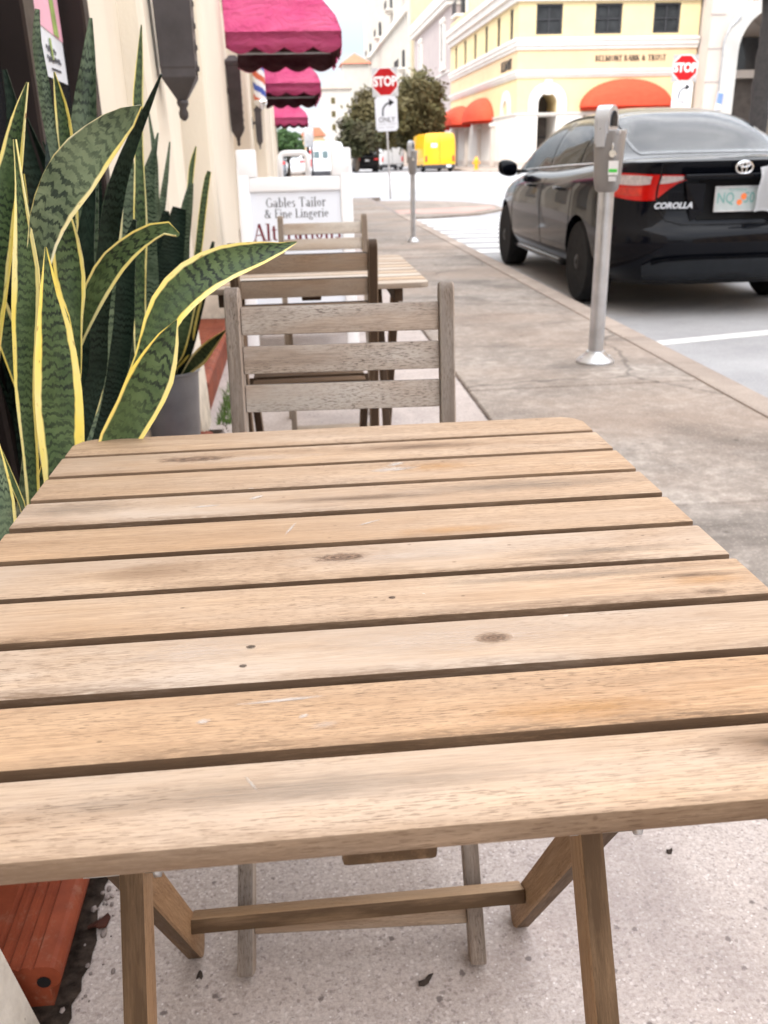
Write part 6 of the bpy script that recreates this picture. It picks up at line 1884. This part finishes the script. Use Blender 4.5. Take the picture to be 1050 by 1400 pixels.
nt.links.new(mp.outputs[0], nz.inputs['Vector'])
mr = nt.nodes.new('ShaderNodeMapRange'); mr.inputs[1].default_value = .36; mr.inputs[2].default_value = .62; mr.inputs[3].default_value = .35; mr.inputs[4].default_value = .97
nt.links.new(nz.outputs[0], mr.inputs[0])
mx = nt.nodes.new('ShaderNodeMix'); mx.data_type = 'RGBA'
nt.links.new(mr.outputs[0], mx.inputs[0]); nt.links.new(sky.outputs[0], mx.inputs[6]); mx.inputs[7].default_value = (12.6, 12.8, 13.2, 1)
# the sky pales towards a soft blue near the horizon, bright cloud overhead
sx = nt.nodes.new('ShaderNodeSeparateXYZ'); nt.links.new(tc.outputs['Generated'], sx.inputs[0])
hz = nt.nodes.new('ShaderNodeMapRange'); hz.inputs[1].default_value = .10; hz.inputs[2].default_value = .50
nt.links.new(sx.outputs[2], hz.inputs[0])
lo = nt.nodes.new('ShaderNodeMix'); lo.data_type = 'RGBA'
lo.inputs[6].default_value = (2.45, 2.75, 3.02, 1); lo.inputs[7].default_value = (3.4, 3.45, 3.5, 1)
mr2 = nt.nodes.new('ShaderNodeMapRange'); mr2.inputs[1].default_value = .40; mr2.inputs[2].default_value = .60
nt.links.new(nz.outputs[0], mr2.inputs[0]); nt.links.new(mr2.outputs[0], lo.inputs[0])
fin = nt.nodes.new('ShaderNodeMix'); fin.data_type = 'RGBA'
nt.links.new(hz.outputs[0], fin.inputs[0]); nt.links.new(lo.outputs[2], fin.inputs[6]); nt.links.new(mx.outputs[2], fin.inputs[7])
nt.links.new(fin.outputs[2], bgn.inputs[0]); bgn.inputs[1].default_value = .112

sl = bpy.data.lights.new('sun', 'SUN'); sl.energy = 0.95; sl.angle = R(11); sl.color = (1.0, .955, .89)
so = link(bpy.data.objects.new('sun', sl))
d = Vector((math.sin(R(SUN_AZ)) * math.cos(R(SUN_EL)), math.cos(R(SUN_AZ)) * math.cos(R(SUN_EL)), math.sin(R(SUN_EL))))
so.rotation_euler = d.to_track_quat('Z', 'Y').to_euler(); so.location = d * 40

f_px, pitch, yaw, roll, hgt = 1209.81, .383274, .086653, .024029, 1.01218
fwd = Vector((math.sin(yaw) * math.cos(pitch), math.cos(yaw) * math.cos(pitch), -math.sin(pitch)))
rt = Vector((math.cos(yaw), -math.sin(yaw), 0)); up = rt.cross(fwd)
r2 = rt * math.cos(roll) - up * math.sin(roll); u2 = up * math.cos(roll) + rt * math.sin(roll)
cam = bpy.data.cameras.new('camera'); co = link(bpy.data.objects.new('camera', cam))
Mc = Matrix((r2, u2, -fwd)).transposed().to_4x4(); Mc.translation = (0, 0, hgt); co.matrix_world = Mc
cam.sensor_fit = 'HORIZONTAL'; cam.sensor_width = 36.0; cam.lens = f_px / 1050 * 36
cam.clip_start = .02; cam.clip_end = 2000
cam.dof.use_dof = True; cam.dof.focus_distance = .68; cam.dof.aperture_fstop = 19
scene.camera = co
scene.render.resolution_x, scene.render.resolution_y = 768, 1024
scene.view_settings.view_transform = 'Standard'; scene.view_settings.look = 'None'
scene.view_settings.gamma = 1; scene.view_settings.exposure = 1.70
scene.cycles.max_bounces = 8; scene.cycles.diffuse_bounces = 4
